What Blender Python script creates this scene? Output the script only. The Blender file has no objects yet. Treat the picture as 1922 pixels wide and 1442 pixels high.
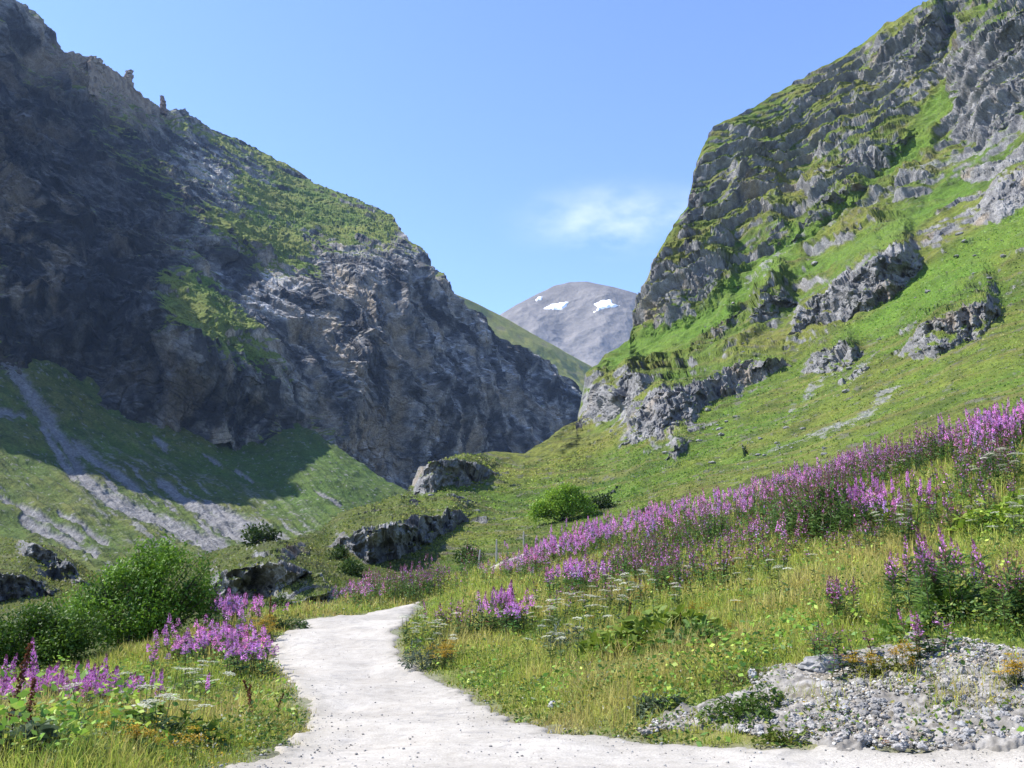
import bpy, math, random
import numpy as np
from mathutils import Matrix, Vector

# ------------------------------------------------------------------ camera, sky, sun, exposure
C = bpy.context.scene
COL = C.collection
RW, RH, FPX = 1922.0, 1442.0, 1664.0
HORIZON = 1080.0
PITCH = math.atan((HORIZON - RH / 2) / FPX)
cam_d = bpy.data.cameras.new('camera')
cam = bpy.data.objects.new('camera', cam_d)
COL.objects.link(cam)
cam_d.sensor_width = 36.0
cam_d.lens = 36.0 * FPX / RW
cam_d.clip_start, cam_d.clip_end = 0.1, 60000.0
cam.location = (0, 0, 0)
cam.rotation_euler = (math.pi / 2 + PITCH, 0, 0)
C.camera = cam

SUN_AZ, SUN_EL = math.radians(-84.0), math.radians(50.0)     # azimuth from the view direction, negative = left
SDIR = Vector((math.sin(SUN_AZ) * math.cos(SUN_EL), math.cos(SUN_AZ) * math.cos(SUN_EL), math.sin(SUN_EL)))
sun_d = bpy.data.lights.new('sun', 'SUN')
sun = bpy.data.objects.new('sun', sun_d)
COL.objects.link(sun)
sun_d.energy, sun_d.angle, sun_d.color = 4.3, math.radians(0.53), (1.0, 0.955, 0.88)
sun.rotation_euler = SDIR.to_track_quat('Z', 'Y').to_euler()

C.view_settings.view_transform = 'Standard'
C.view_settings.look = 'None'
C.view_settings.exposure = 1.32
C.view_settings.gamma = 1.0
C.view_settings.use_curve_mapping = False

W = bpy.data.worlds.new('World')
C.world = W
W.use_nodes = True
nt = W.node_tree
bg = nt.nodes['Background']
sky = nt.nodes.new('ShaderNodeTexSky')
sky.sky_type = 'NISHITA'
sky.sun_disc = False
sky.sun_elevation = SUN_EL
sky.sun_rotation = SUN_AZ
sky.altitude = 1800.0
sky.air_density, sky.dust_density, sky.ozone_density = 1.0, 0.2, 4.5
bg.inputs['Strength'].default_value = 0.15
# a faint wisp of cloud high in the sky over the valley mouth
tc = nt.nodes.new('ShaderNodeTexCoord')
def wn(t, **k):
    n = nt.nodes.new(t)
    for a, b in k.items(): setattr(n, a, b)
    return n
def wl(a, b): nt.links.new(a, b)
mp = wn('ShaderNodeMapping'); mp.inputs['Scale'].default_value = (11, 11, 26); mp.inputs['Rotation'].default_value = (0, math.radians(14), 0)
wl(tc.outputs['Generated'], mp.inputs['Vector'])
cn = wn('ShaderNodeTexNoise'); cn.inputs['Scale'].default_value = 1.0; cn.inputs['Detail'].default_value = 7; cn.inputs['Roughness'].default_value = 0.58
wl(mp.outputs[0], cn.inputs['Vector'])
def wisp(px, py, sx, sy, amp):
    d = Vector(((px - RW / 2) / FPX, 1.0 * math.cos(PITCH) - (RH / 2 - py) / FPX * math.sin(PITCH), math.sin(PITCH) + (RH / 2 - py) / FPX * math.cos(PITCH))).normalized()
    s = wn('ShaderNodeVectorMath', operation='SUBTRACT'); wl(tc.outputs['Generated'], s.inputs[0]); s.inputs[1].default_value = d
    m = wn('ShaderNodeVectorMath', operation='DIVIDE'); wl(s.outputs[0], m.inputs[0]); m.inputs[1].default_value = (sx, 0.5, sy)
    l = wn('ShaderNodeVectorMath', operation='LENGTH'); wl(m.outputs[0], l.inputs[0])
    r = wn('ShaderNodeMapRange', interpolation_type='SMOOTHERSTEP'); wl(l.outputs['Value'], r.inputs[0])
    r.inputs[1].default_value = 0.0; r.inputs[2].default_value = 1.0; r.inputs[3].default_value = amp; r.inputs[4].default_value = 0.0
    return r.outputs[0]
w1 = wisp(1150, 412, 0.15, 0.055, 1.0)
w2 = wisp(1230, 400, 0.13, 0.04, 0.7)
ad = wn('ShaderNodeMath', operation='MAXIMUM'); wl(w1, ad.inputs[0]); wl(w2, ad.inputs[1])
mr = wn('ShaderNodeMapRange'); wl(cn.outputs['Fac'], mr.inputs[0]); mr.inputs[1].default_value = 0.36; mr.inputs[2].default_value = 0.68
mm = wn('ShaderNodeMath', operation='MULTIPLY'); wl(ad.outputs[0], mm.inputs[0]); wl(mr.outputs[0], mm.inputs[1])
m2 = wn('ShaderNodeMath', operation='MULTIPLY'); wl(mm.outputs[0], m2.inputs[0]); m2.inputs[1].default_value = 0.23
hs = wn('ShaderNodeHueSaturation'); hs.inputs['Saturation'].default_value = 1.02; hs.inputs['Hue'].default_value = 0.508; hs.inputs['Value'].default_value = 1.0
wl(sky.outputs[0], hs.inputs['Color'])
mx = wn('ShaderNodeMix', data_type='RGBA'); wl(m2.outputs[0], mx.inputs[0]); wl(hs.outputs[0], mx.inputs[6]); mx.inputs[7].default_value = (7.0, 6.7, 6.6, 1)
wl(mx.outputs[2], bg.inputs['Color'])

# ------------------------------------------------------------------ helpers
rng = np.random.RandomState(7)
random.seed(7)
CP, SP = math.cos(PITCH), math.sin(PITCH)

def U(px, py, d):
    """world point at forward distance d (metres along +Y) that is seen in the direction of photo pixel px, py"""
    px, py, d = np.asarray(px, float), np.asarray(py, float), np.asarray(d, float)
    a, b = (px - RW / 2) / FPX, (RH / 2 - py) / FPX
    yy = CP - b * SP
    return np.stack([a / yy * d, d * np.ones_like(a), (SP + b * CP) / yy * d], -1)

def proj(P):
    x, y, z = P[..., 0], P[..., 1], P[..., 2]
    dep = y * CP + z * SP
    up = -y * SP + z * CP
    return RW / 2 + x / dep * FPX, RH / 2 - up / dep * FPX

_perm = np.random.RandomState(11).permutation(256).astype(np.int32)
_perm = np.concatenate([_perm, _perm, _perm[:8]])
_g = np.random.RandomState(12).normal(size=(256, 3)); _g /= np.linalg.norm(_g, axis=1)[:, None]
_g = _g.astype(np.float32)

def perlin(p):
    p = np.asarray(p, np.float32)
    i = np.floor(p).astype(np.int32)
    f = p - i
    u = f * f * f * (f * (f * 6 - 15) + 10)
    i &= 255
    X, Y, Z = i[:, 0], i[:, 1], i[:, 2]
    r = 0
    for dx in (0, 1):
        A = _perm[X + dx]
        wx = u[:, 0] if dx else 1 - u[:, 0]
        for dy in (0, 1):
            B = _perm[A + Y + dy - ((A + Y + dy) > 511) * 256]
            wy = wx * (u[:, 1] if dy else 1 - u[:, 1])
            for dz in (0, 1):
                h = _perm[B + Z + dz - ((B + Z + dz) > 511) * 256]
                g = _g[h]
                r = r + wy * (u[:, 2] if dz else 1 - u[:, 2]) * (g[:, 0] * (f[:, 0] - dx) + g[:, 1] * (f[:, 1] - dy) + g[:, 2] * (f[:, 2] - dz))
    return r * 1.5

def fbm(p, o=5, gain=0.5, lac=2.03):
    r, a, p = 0, 1.0, np.asarray(p, np.float32)
    for k in range(o):
        r = r + a * perlin(p + 17.3 * k)
        p = p * lac; a *= gain
    return r

def ridged(p, o=5, gain=0.5, lac=2.07):
    r, a, p, w = 0, 1.0, np.asarray(p, np.float32), 1.0
    for k in range(o):
        n = 1 - np.abs(perlin(p + 9.7 * k))
        n = n * n * w
        r = r + a * n
        w = np.clip(n * 1.6, 0, 1)
        p = p * lac; a *= gain
    return r

def facet(p, seed=0, tilt=1.0):
    """angular rock: every Voronoi cell is one tilted plane"""
    p = np.asarray(p, np.float32)
    i = np.floor(p).astype(np.int32)
    best = np.full(len(p), 1e9, np.float32); val = np.zeros(len(p), np.float32); idv = np.zeros(len(p), np.float32)
    for dx in (-1, 0, 1):
        for dy in (-1, 0, 1):
            for dz in (-1, 0, 1):
                c = i + np.array([dx, dy, dz], np.int32)
                h = _perm[(_perm[(_perm[(c[:, 0] + seed) & 255] + c[:, 1]) & 255] + c[:, 2]) & 255]
                o = _g[h] * 0.5 + 0.5
                q = p - c - o
                d = (q * q).sum(1)
                m = d < best
                best = np.where(m, d, best)
                v = (q * _g[(h * 7 + 31) & 255]).sum(1) * tilt + _g[(h + 91) & 255][:, 0] * 0.12
                val = np.where(m, v, val)
                idv = np.where(m, h, idv)
    return val, idv / 255.0

def sstep(a, b, x):
    t = np.clip((x - a) / (b - a), 0, 1)
    return t * t * (3 - 2 * t)

class RBF:
    def __init__(s, pts, vals, scale, lam=1e-6):
        s.p = np.asarray(pts, float) / scale; s.sc = scale
        n, k = s.p.shape
        A = np.zeros((n + k + 1, n + k + 1))
        A[:n, :n] = s.ker(np.linalg.norm(s.p[:, None] - s.p[None], axis=2)) + lam * np.eye(n)
        A[:n, n] = 1; A[:n, n + 1:] = s.p
        A[n:, :n] = A[:n, n:].T
        b = np.zeros(n + k + 1); b[:n] = vals
        s.w = np.linalg.solve(A, b)
    def ker(s, r): return r * r * np.log(r + 1e-9) + 0.25 * -r
    def __call__(s, q):
        q = np.asarray(q, float) / s.sc
        sh = q.shape[:-1]; q = q.reshape(-1, q.shape[-1])
        n = len(s.p); out = np.empty(len(q))
        for a in range(0, len(q), 60000):
            Q = q[a:a + 60000]
            r = np.sqrt(((Q[:, None] - s.p[None]) ** 2).sum(2))
            out[a:a + 60000] = s.ker(r) @ s.w[:n] + s.w[n] + Q @ s.w[n + 1:]
        return out.reshape(sh)

def sdf_poly(P, poly):
    """signed distance (negative inside) of 2-D points to a polygon"""
    P = np.asarray(P, np.float32); poly = np.asarray(poly, np.float32)
    d = np.full(len(P), 1e9, np.float32); ins = np.zeros(len(P), bool)
    for a, b in zip(poly, np.roll(poly, -1, 0)):
        e = b - a; w = P - a
        t = np.clip((w @ e) / (e @ e + 1e-9), 0, 1)
        d = np.minimum(d, ((w - t[:, None] * e) ** 2).sum(1))
        c = ((a[1] > P[:, 1]) != (b[1] > P[:, 1])) & (P[:, 0] < (b[0] - a[0]) * (P[:, 1] - a[1]) / (b[1] - a[1] + 1e-12) + a[0])
        ins ^= c
    return np.sqrt(d) * np.where(ins, -1, 1)

def dist_line(P, line):
    """distance to a polyline of (x, y, width): returns min(dist / width)"""
    P = np.asarray(P, np.float32); L = np.asarray(line, np.float32)
    d = np.full(len(P), 1e9, np.float32)
    for a, b in zip(L[:-1], L[1:]):
        e = (b - a)[:2]; w = P - a[:2]
        t = np.clip((w @ e) / (e @ e + 1e-9), 0, 1)
        d = np.minimum(d, np.sqrt(((w - t[:, None] * e) ** 2).sum(1)) / (a[2] + t * (b[2] - a[2])))
    return d

def mk_mesh(name, V, F, col=None, smooth=True, mats=None, fmat=None):
    """mesh from arrays; F = one array or a list of arrays (triangles and quads)"""
    V = np.asarray(V, np.float32)
    Fs = F if isinstance(F, list) else [F]
    Fs = [np.asarray(f, np.int32) for f in Fs if len(f)]
    me = bpy.data.meshes.new(name)
    me.vertices.add(len(V)); me.vertices.foreach_set('co', V.ravel())
    li = np.concatenate([f.ravel() for f in Fs])
    lt = np.concatenate([np.full(len(f), f.shape[1], np.int32) for f in Fs])
    ls = np.concatenate([[0], np.cumsum(lt)[:-1]]).astype(np.int32)
    me.loops.add(len(li)); me.loops.foreach_set('vertex_index', li)
    me.polygons.add(len(lt)); me.polygons.foreach_set('loop_start', ls)
    try: me.polygons.foreach_set('loop_total', lt)
    except Exception: pass
    me.polygons.foreach_set('use_smooth', np.full(len(lt), smooth, bool))
    if col is not None:
        col = np.asarray(col, np.float32)
        if col.ndim == 1: col = np.tile(col, (len(V), 1))
        if col.shape[1] == 3: col = np.concatenate([col, np.ones((len(col), 1), np.float32)], 1)
        ca = me.color_attributes.new('Col', 'FLOAT_COLOR', 'POINT')
        ca.data.foreach_set('color', col.ravel())
    for m in (mats or []): me.materials.append(m)
    if fmat is not None: me.polygons.foreach_set('material_index', np.asarray(fmat, np.int32))
    me.update(calc_edges=True)
    me.validate()
    return me

def link(name, me, parent=None, loc=None):
    o = bpy.data.objects.new(name, me); COL.objects.link(o)
    if parent: o.parent = parent
    if loc is not None: o.location = loc
    return o

def tag(o, label=None, cat=None, group=None, kind=None):
    if label: o['label'] = label
    if cat: o['category'] = cat
    if group: o['group'] = group
    if kind: o['kind'] = kind
    return o

def grid_faces(nu, nv):
    a = np.arange(nu * nv).reshape(nv, nu)
    return np.stack([a[:-1, :-1], a[1:, :-1], a[1:, 1:], a[:-1, 1:]], -1).reshape(-1, 4)

def grid_normals(P):
    du = np.gradient(P, axis=1); dv = np.gradient(P, axis=0)
    n = np.cross(dv, du)
    n /= np.linalg.norm(n, axis=2)[..., None] + 1e-12
    return n

def blur(a, k):
    for _ in range(k):
        b = np.pad(a, [(1, 1), (1, 1)] + [(0, 0)] * (a.ndim - 2), mode='edge')
        a = (b[:-2, 1:-1] + b[2:, 1:-1] + b[1:-1, :-2] + b[1:-1, 2:] + 2 * b[1:-1, 1:-1]) / 6
    return a

def bilin(G, x0, y0, st, px, py):
    fx = np.clip((px - x0) / st, 0, G.shape[1] - 1.001); fy = np.clip((py - y0) / st, 0, G.shape[0] - 1.001)
    i, j = fx.astype(int), fy.astype(int); a, b = (fx - i)[..., None], (fy - j)[..., None]
    return (G[j, i] * (1 - a) + G[j, i + 1] * a) * (1 - b) + (G[j + 1, i] * (1 - a) + G[j + 1, i + 1] * a) * b

# ------------------------------------------------------------------ materials
def new_mat(name):
    m = bpy.data.materials.new(name); m.use_nodes = True
    n = m.node_tree.nodes; b = n['Principled BSDF']
    b.inputs['Roughness'].default_value = 0.9
    b.inputs['Specular IOR Level'].default_value = 0.15
    return m, n, m.node_tree.links, b

def terrain_mat(name, scales, amt, bump, bdist, warm=0.0):
    """vertex base colour broken up by noise at several sizes, with bump of the same"""
    m, n, l, b = new_mat(name)
    at = n.new('ShaderNodeVertexColor'); at.layer_name = 'Col'
    tc = n.new('ShaderNodeTexCoord')
    cur = at.outputs['Color']; hs = []
    for k, (s, a) in enumerate(zip(scales, amt)):
        t = n.new('ShaderNodeTexNoise'); t.inputs['Scale'].default_value = s; t.inputs['Detail'].default_value = 4; t.inputs['Roughness'].default_value = 0.65
        l.new(tc.outputs['Object'], t.inputs['Vector'])
        r = n.new('ShaderNodeMapRange'); l.new(t.outputs['Fac'], r.inputs[0])
        r.inputs[1].default_value, r.inputs[2].default_value, r.inputs[3].default_value, r.inputs[4].default_value = 0.25, 0.75, 1 - a, 1 + a
        x = n.new('ShaderNodeMix'); x.data_type = 'RGBA'; x.blend_type = 'MULTIPLY'; x.inputs[0].default_value = 1
        x.clamp_result = False
        l.new(cur, x.inputs[6]); l.new(r.outputs[0], x.inputs[7]); cur = x.outputs[2]
        hs.append(t.outputs['Fac'])
    l.new(cur, b.inputs['Base Color'])
    bp = n.new('ShaderNodeBump'); bp.inputs['Strength'].default_value = bump; bp.inputs['Distance'].default_value = bdist
    l.new(hs[-1], bp.inputs['Height']); l.new(bp.outputs[0], b.inputs['Normal'])
    return m

def plant_mat(name, trans=0.35, jitter=0.25):
    m, n, l, b = new_mat(name)
    at = n.new('ShaderNodeVertexColor'); at.layer_name = 'Col'
    oi = n.new('ShaderNodeObjectInfo')
    r = n.new('ShaderNodeMapRange'); l.new(oi.outputs['Random'], r.inputs[0]); r.inputs[3].default_value = 1 - jitter; r.inputs[4].default_value = 1 + jitter
    x = n.new('ShaderNodeMix'); x.data_type = 'RGBA'; x.blend_type = 'MULTIPLY'; x.inputs[0].default_value = 1
    l.new(at.outputs['Color'], x.inputs[6]); l.new(r.outputs[0], x.inputs[7])
    l.new(x.outputs[2], b.inputs['Base Color'])
    b.inputs['Roughness'].default_value = 0.55
    b.inputs['Specular IOR Level'].default_value = 0.25
    t = n.new('ShaderNodeBsdfTranslucent'); l.new(x.outputs[2], t.inputs['Color'])
    mxs = n.new('ShaderNodeMixShader'); mxs.inputs[0].default_value = trans
    l.new(b.outputs[0], mxs.inputs[1]); l.new(t.outputs[0], mxs.inputs[2])
    l.new(mxs.outputs[0], n['Material Output'].inputs['Surface'])
    return m

M_PLANT = plant_mat('leaf_and_petal', 0.32)
M_GRASS = plant_mat('grass_blade', 0.45)
M_FAR = terrain_mat('far_scree_rock', (0.004, 0.02, 0.09), (0.12, 0.18, 0.2), 0.7, 10.0)
M_BIG = terrain_mat('cliff_rock_and_turf', (0.03, 0.14, 0.7), (0.16, 0.28, 0.5), 1.0, 1.8)
M_HILL = terrain_mat('hillside_rock_and_turf', (0.09, 0.5, 2.2), (0.16, 0.28, 0.45), 0.9, 0.5)
M_GROUND = terrain_mat('meadow_soil', (0.5, 3.0, 22.0), (0.2, 0.25, 0.35), 0.8, 0.03)
M_ROAD = terrain_mat('pale_gravel', (0.35, 5.0, 45.0), (0.09, 0.13, 0.28), 0.7, 0.012)
M_STONE = terrain_mat('pale_limestone', (1.2, 7.0, 40.0), (0.16, 0.16, 0.2), 0.6, 0.01)
M_ROCKTHING = terrain_mat('weathered_rock', (0.15, 0.7, 3.0), (0.18, 0.2, 0.25), 0.9, 0.4)
# ------------------------------------------------------------------ mountains
def polyline(pts, t):
    """smooth curve through pts (Catmull-Rom, centripetal enough), parameter 0..1 by chord length of the x,y of pts"""
    P = np.asarray(pts, float)
    L = np.concatenate([[0], np.cumsum(np.linalg.norm(np.diff(P[:, :2], axis=0), axis=1) + 1e-6)]); L /= L[-1]
    return np.stack([np.interp(t, L, P[:, k]) for k in range(P.shape[1])], -1)

def pair_loft(pairs, nu, nv, vpow=1.0):
    """pixel grid between two matched lines (ridge, foot)"""
    A = np.asarray(pairs, float)
    L = np.concatenate([[0], np.cumsum(0.5 * np.linalg.norm(np.diff(A[:, :2], axis=0), axis=1) + 0.5 * np.linalg.norm(np.diff(A[:, 2:], axis=0), axis=1))]); L /= L[-1]
    u = np.linspace(0, 1, nu)
    Q = np.stack([np.interp(u, L, A[:, k]) for k in range(4)], -1)
    for c, w in ((0, 5), (1, 5), (2, 61), (3, 61)):
        k = np.hanning(w + 2)[1:-1]; k /= k.sum()
        Q[:, c] = np.convolve(np.pad(Q[:, c], w // 2, mode='reflect', reflect_type='odd'), k, 'valid')
    v = np.linspace(0, 1, nv) ** vpow
    px = Q[None, :, 0] + (Q[None, :, 2] - Q[None, :, 0]) * v[:, None]
    py = Q[None, :, 1] + (Q[None, :, 3] - Q[None, :, 1]) * v[:, None]
    return px, py, v

def faces_offset(px, py, D, faces, base):
    """near-vertical rock faces: between a lower and an upper line the slope stops receding; above, it falls back to the hillside"""
    gy = (np.exp(base(np.stack([px, py - 4], -1))) - np.exp(base(np.stack([px, py + 4], -1)))) / 8      # depth gained per pixel upward
    off = np.zeros_like(D); rock = np.zeros_like(D)
    wx = fbm(np.stack([px / 23, py / 23, py * 0 + 3.3], -1).reshape(-1, 3), 4).reshape(px.shape)
    for low, up, c, fade in faces:
        low, up = np.asarray(low, float), np.asarray(up, float)
        x0, x1 = max(low[:, 0].min(), up[:, 0].min()), min(low[:, 0].max(), up[:, 0].max())
        if np.isscalar(fade): pass
        qx = px + wx * 6
        qy = py + wx * 5
        yb = np.interp(qx, low[:, 0], low[:, 1]); yt = np.interp(qx, up[:, 0], up[:, 1])
        ends = sstep(0, 34, qx - x0) * sstep(0, 34, x1 - qx)
        h = np.clip(yb - yt, 1, None) * ends
        kk = np.hanning(23)[1:-1]; kk /= kk.sum(); hp = np.pad(h, [(0, 0), (10, 10)], mode='edge')
        h = sum(kk[i] * hp[:, i:i + h.shape[1]] for i in range(21))
        t = np.clip(yb - qy, 0, None)
        o = np.minimum(t, h) * np.clip(1 - (t - h) / fade, 0, 1)
        off -= c * np.clip(gy, 0.02, None) * o
        rock = np.maximum(rock, sstep(-3, 3, yb - qy) * sstep(4, -2, t - h * 1.08) * ends)
    return off, rock

def finish_terrain(name, P, col, mat, back=None, smooth=True):
    """add rows behind the ridge so the mountain has a far side, then link"""
    nv, nu = P.shape[:2]
    if back:
        top = P[0]
        rad = top.copy(); rad[:, 2] = 0; rad /= np.linalg.norm(rad, axis=1)[:, None]
        rows = []
        for s in back:
            q = top + rad * s; q[:, 2] -= s * 0.75
            rows.append(q)
        P = np.concatenate([np.stack(rows[::-1]), P]); col = np.concatenate([np.repeat(col[:1], len(back), 0), col])
    nv, nu = P.shape[:2]
    me = mk_mesh(name, P.reshape(-1, 3), grid_faces(nu, nv), col.reshape(-1, 3), smooth, [mat])
    o = link(name, me); o['kind'] = 'structure'
    return o

def lerp(a, b, t): return a + (np.asarray(b) - a) * t[..., None]

GRASS_A = np.array([0.066, 0.102, 0.0165]); GRASS_B = np.array([0.100, 0.112, 0.024]); GRASS_D = np.array([0.030, 0.050, 0.0105])
ROCK_L = np.array([0.205, 0.20, 0.195]); ROCK_D = np.array([0.065, 0.065, 0.067]); ROCK_T = np.array([0.21, 0.165, 0.11])
SCREE = np.array([0.195, 0.19, 0.188])

# ---- far peak with snow
pairs = [(700, 700, 700, 760), (860, 640, 840, 760), (940, 590, 910, 760), (1000, 556, 960, 760), (1040, 536, 1000, 760), (1068, 529, 1040, 760), (1100, 528, 1075, 760),
         (1150, 538, 1130, 760), (1195, 551, 1190, 760), (1260, 590, 1260, 760), (1380, 660, 1380, 760)]
px, py, v = pair_loft(pairs, 520, 260)
D = RBF([(700, 700), (940, 590), (1068, 529), (1195, 551), (1380, 660), (700, 760), (1000, 760), (1200, 760), (1380, 760), (1060, 640), (1130, 640), (1000, 640)],
        [5200, 5400, 5600, 5500, 5300, 4300, 4250, 4200, 4200, 4950, 4800, 4850], 300.)(np.stack([px, py], -1))
P = U(px, py, D); N = grid_normals(P)
q = P.reshape(-1, 3) / 900
n1 = ridged(q * np.array([1.3, 1.3, 0.5]), 5).reshape(px.shape); n2 = fbm(q * 6, 4).reshape(px.shape)
env = sstep(0, 0.12, v)[:, None]
P = P + N * ((n1 - 1.0) * 34 * (0.15 + 0.85 * env) + n2 * 11 * (0.25 + 0.75 * env))[..., None]
N2 = grid_normals(P)
st = fbm(np.stack([px / 22 + py / 40, py / 60, px * 0], -1).reshape(-1, 3), 5).reshape(px.shape)
col = lerp(np.array([0.135, 0.128, 0.122]), np.array([0.175, 0.163, 0.153]), np.clip(0.5 + st * 0.9, 0, 1))
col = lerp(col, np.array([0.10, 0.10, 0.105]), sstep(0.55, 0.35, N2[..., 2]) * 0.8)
FAR_P, FAR_px, FAR_py, FAR_N = P, px, py, N2
finish_terrain('far_peak', P, col, M_FAR, (60, 300, 1200, 2600))

def drape_patch(name, poly, lift, label):
    """a snow field lying on the far peak: the cells of the slope inside an outline, raised to snow depth"""
    pp = np.stack(proj(FAR_P), -1)
    s = sdf_poly(pp.reshape(-1, 2), poly).reshape(px.shape)
    s = s + 1.6 * fbm(np.stack([pp[..., 0] / 7, pp[..., 1] / 5, pp[..., 0] * 0 + 2.2], -1).reshape(-1, 3), 3).reshape(px.shape)
    m = s < 1.0
    h = np.clip(-s * 4.0, -8, lift)
    Q = FAR_P + FAR_N * h[..., None]
    f = grid_faces(px.shape[1], px.shape[0])
    keep = m.ravel()[f].any(1)
    f = f[keep]
    idx = np.unique(f); mp = np.full(m.size, -1, np.int32); mp[idx] = np.arange(len(idx))
    o = link(name, mk_mesh(name, Q.reshape(-1, 3)[idx], mp[f], None, True, [M_SNOW]))
    return tag(o, label, 'snow patch')
M_SNOW, _n, _l, _b = new_mat('old_snow')
_b.inputs['Base Color'].default_value = (0.86, 0.88, 0.92, 1)
drape_patch('snow_patch', [(1019, 580), (1035, 572), (1052, 569), (1067, 567), (1064, 575), (1052, 582), (1034, 581)], 10, 'narrow white snow patch left of centre under the summit of the far grey peak')
drape_patch('snow_patch', [(1114, 572), (1130, 564), (1147, 563), (1150, 571), (1168, 574), (1150, 577), (1132, 580), (1114, 587), (1124, 577)], 10, 'broad forked white snow patch on the right flank of the far grey peak')
drape_patch('snow_patch', [(1005, 563), (1012, 557), (1018, 557), (1016, 563), (1007, 566)], 9, 'tiny white snow patch near the left skyline of the far grey peak')

# ---- sunlit grass ridge behind the left mountain
pairs = [(740, 470, 740, 900), (840, 545, 830, 900), (880, 563, 870, 900), (930, 588, 920, 900), (1000, 628, 990, 900), (1060, 662, 1050, 900), (1105, 686, 1100, 900), (1200, 752, 1200, 900)]
px, py, v = pair_loft(pairs, 420, 200)
D = RBF([(740, 470), (930, 588), (1105, 686), (1200, 752), (740, 900), (1000, 900), (1200, 900), (1000, 720), (1080, 740)],
        [1900, 2050, 2200, 2250, 1250, 1300, 1400, 1720, 1800], 300.)(np.stack([px, py], -1))
P = U(px, py, D); N = grid_normals(P)
q = P.reshape(-1, 3)
env = sstep(0, 0.1, v)[:, None]
P = P + N * (fbm(q / 240, 5).reshape(px.shape) * 16 * (0.25 + 0.75 * env) + (ridged(q * np.array([1, 1, 0.4]) / 90, 4).reshape(px.shape) - 1) * 5 * env)[..., None]
g = fbm(np.stack([px / 60 + py / 30, py / 15 - px / 25, px * 0], -1).reshape(-1, 3), 5).reshape(px.shape)
col = lerp(np.array([0.14, 0.16, 0.034]), np.array([0.19, 0.185, 0.046]), np.clip(0.5 + g, 0, 1))
col = lerp(col, np.array([0.09, 0.085, 0.065]), sstep(0.25, 0.6, g) * 0.6)
finish_terrain('grass_ridge', P, col, M_BIG, (40, 200, 600))

# ---- left mountain
pairs = [(-330, -260, -330, 700), (-150, -120, -150, 700), (0, 0, -20, 720), (45, 22, 30, 735), (85, 62, 70, 750), (105, 92, 95, 760), (165, 118, 150, 775), (205, 150, 200, 790), (255, 178, 250, 800),
         (300, 203, 300, 815), (340, 212, 350, 830), (410, 248, 420, 850), (480, 278, 470, 860), (540, 312, 520, 870), (600, 348, 570, 880), (680, 378, 630, 900), (735, 405, 690, 930), (757, 440, 730, 940),
         (800, 482, 770, 945), (822, 512, 800, 940), (842, 552, 830, 930), (860, 572, 860, 925), (902, 585, 900, 925), (925, 610, 935, 920), (960, 642, 970, 915), (1000, 668, 1005, 910),
         (1040, 692, 1040, 905), (1072, 716, 1075, 890), (1100, 760, 1100, 880), (1150, 830, 1150, 880)]
px, py, v = pair_loft(pairs, 980, 720)
ctrl = [(-330, -260, 610), (-150, -120, 720), (0, 0, 812), (105, 92, 890), (250, 172, 1010), (400, 245, 1185), (560, 322, 1235), (740, 420, 1150), (840, 550, 1030), (925, 610, 1090), (1000, 668, 1150), (1072, 716, 1200), (1150, 830, 1220),
        (-330, 700, 470), (-150, 700, 542), (-20, 720, 592), (150, 775, 618), (300, 815, 628), (470, 860, 668), (560, 880, 688), (690, 930, 770), (800, 940, 830), (935, 920, 950), (1040, 905, 1050), (1150, 880, 1130),
        (0, 330, 705), (0, 550, 625), (-150, 350, 632), (130, 330, 752), (130, 560, 655), (250, 330, 830), (290, 400, 790), (255, 480, 732), (240, 620, 668), (330, 330, 890), (330, 460, 770), (370, 480, 762), (420, 420, 862), (450, 350, 1030), (560, 400, 1060), (480, 460, 870),
        (318, 500, 716), (380, 560, 694), (330, 600, 652), (440, 620, 676), (360, 655, 634), (500, 690, 676), (430, 760, 664), (560, 720, 716),
        (420, 500, 838), (500, 510, 852), (600, 500, 895), (560, 560, 820), (560, 640, 775), (640, 520, 885), (680, 470, 955), (740, 470, 990), (740, 600, 870), (660, 640, 825), (740, 740, 830), (640, 760, 768),
        (600, 820, 735), (700, 860, 790), (820, 620, 965), (840, 760, 890), (920, 680, 1030), (920, 800, 975), (1000, 740, 1110), (1000, 840, 1045), (1060, 790, 1135)]
ctrl = np.array(ctrl, float)
D = RBF(ctrl[:, :2], ctrl[:, 2], 400., 1e-4)(np.stack([px, py], -1))
P = U(px, py, D); N = blur(grid_normals(P), 10)
q = P.reshape(-1, 3).astype(np.float32)
def R(a): return a.reshape(px.shape)
env = (0.75 + 0.25 * sstep(0, 0.08, v))[:, None]
wq = q + 18 * np.stack([fbm(q / 90 + 5, 3), fbm(q / 90 + 15, 3), fbm(q / 90 + 25, 3)], -1)
big = R(ridged(wq * np.array([1, 1, 0.62]) / 120, 4))
flu = R(ridged(wq * np.array([1, 1, 0.28]) / 38, 4))
fa, fid = facet(wq * np.array([1, 1, 0.8]) / 26, 3); fb, fid2 = facet(wq * np.array([1, 1, 0.9]) / 9, 9); fc, fid3 = facet(wq / 4.2, 31)
fin = R(fbm(q / 14, 4))
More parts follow.
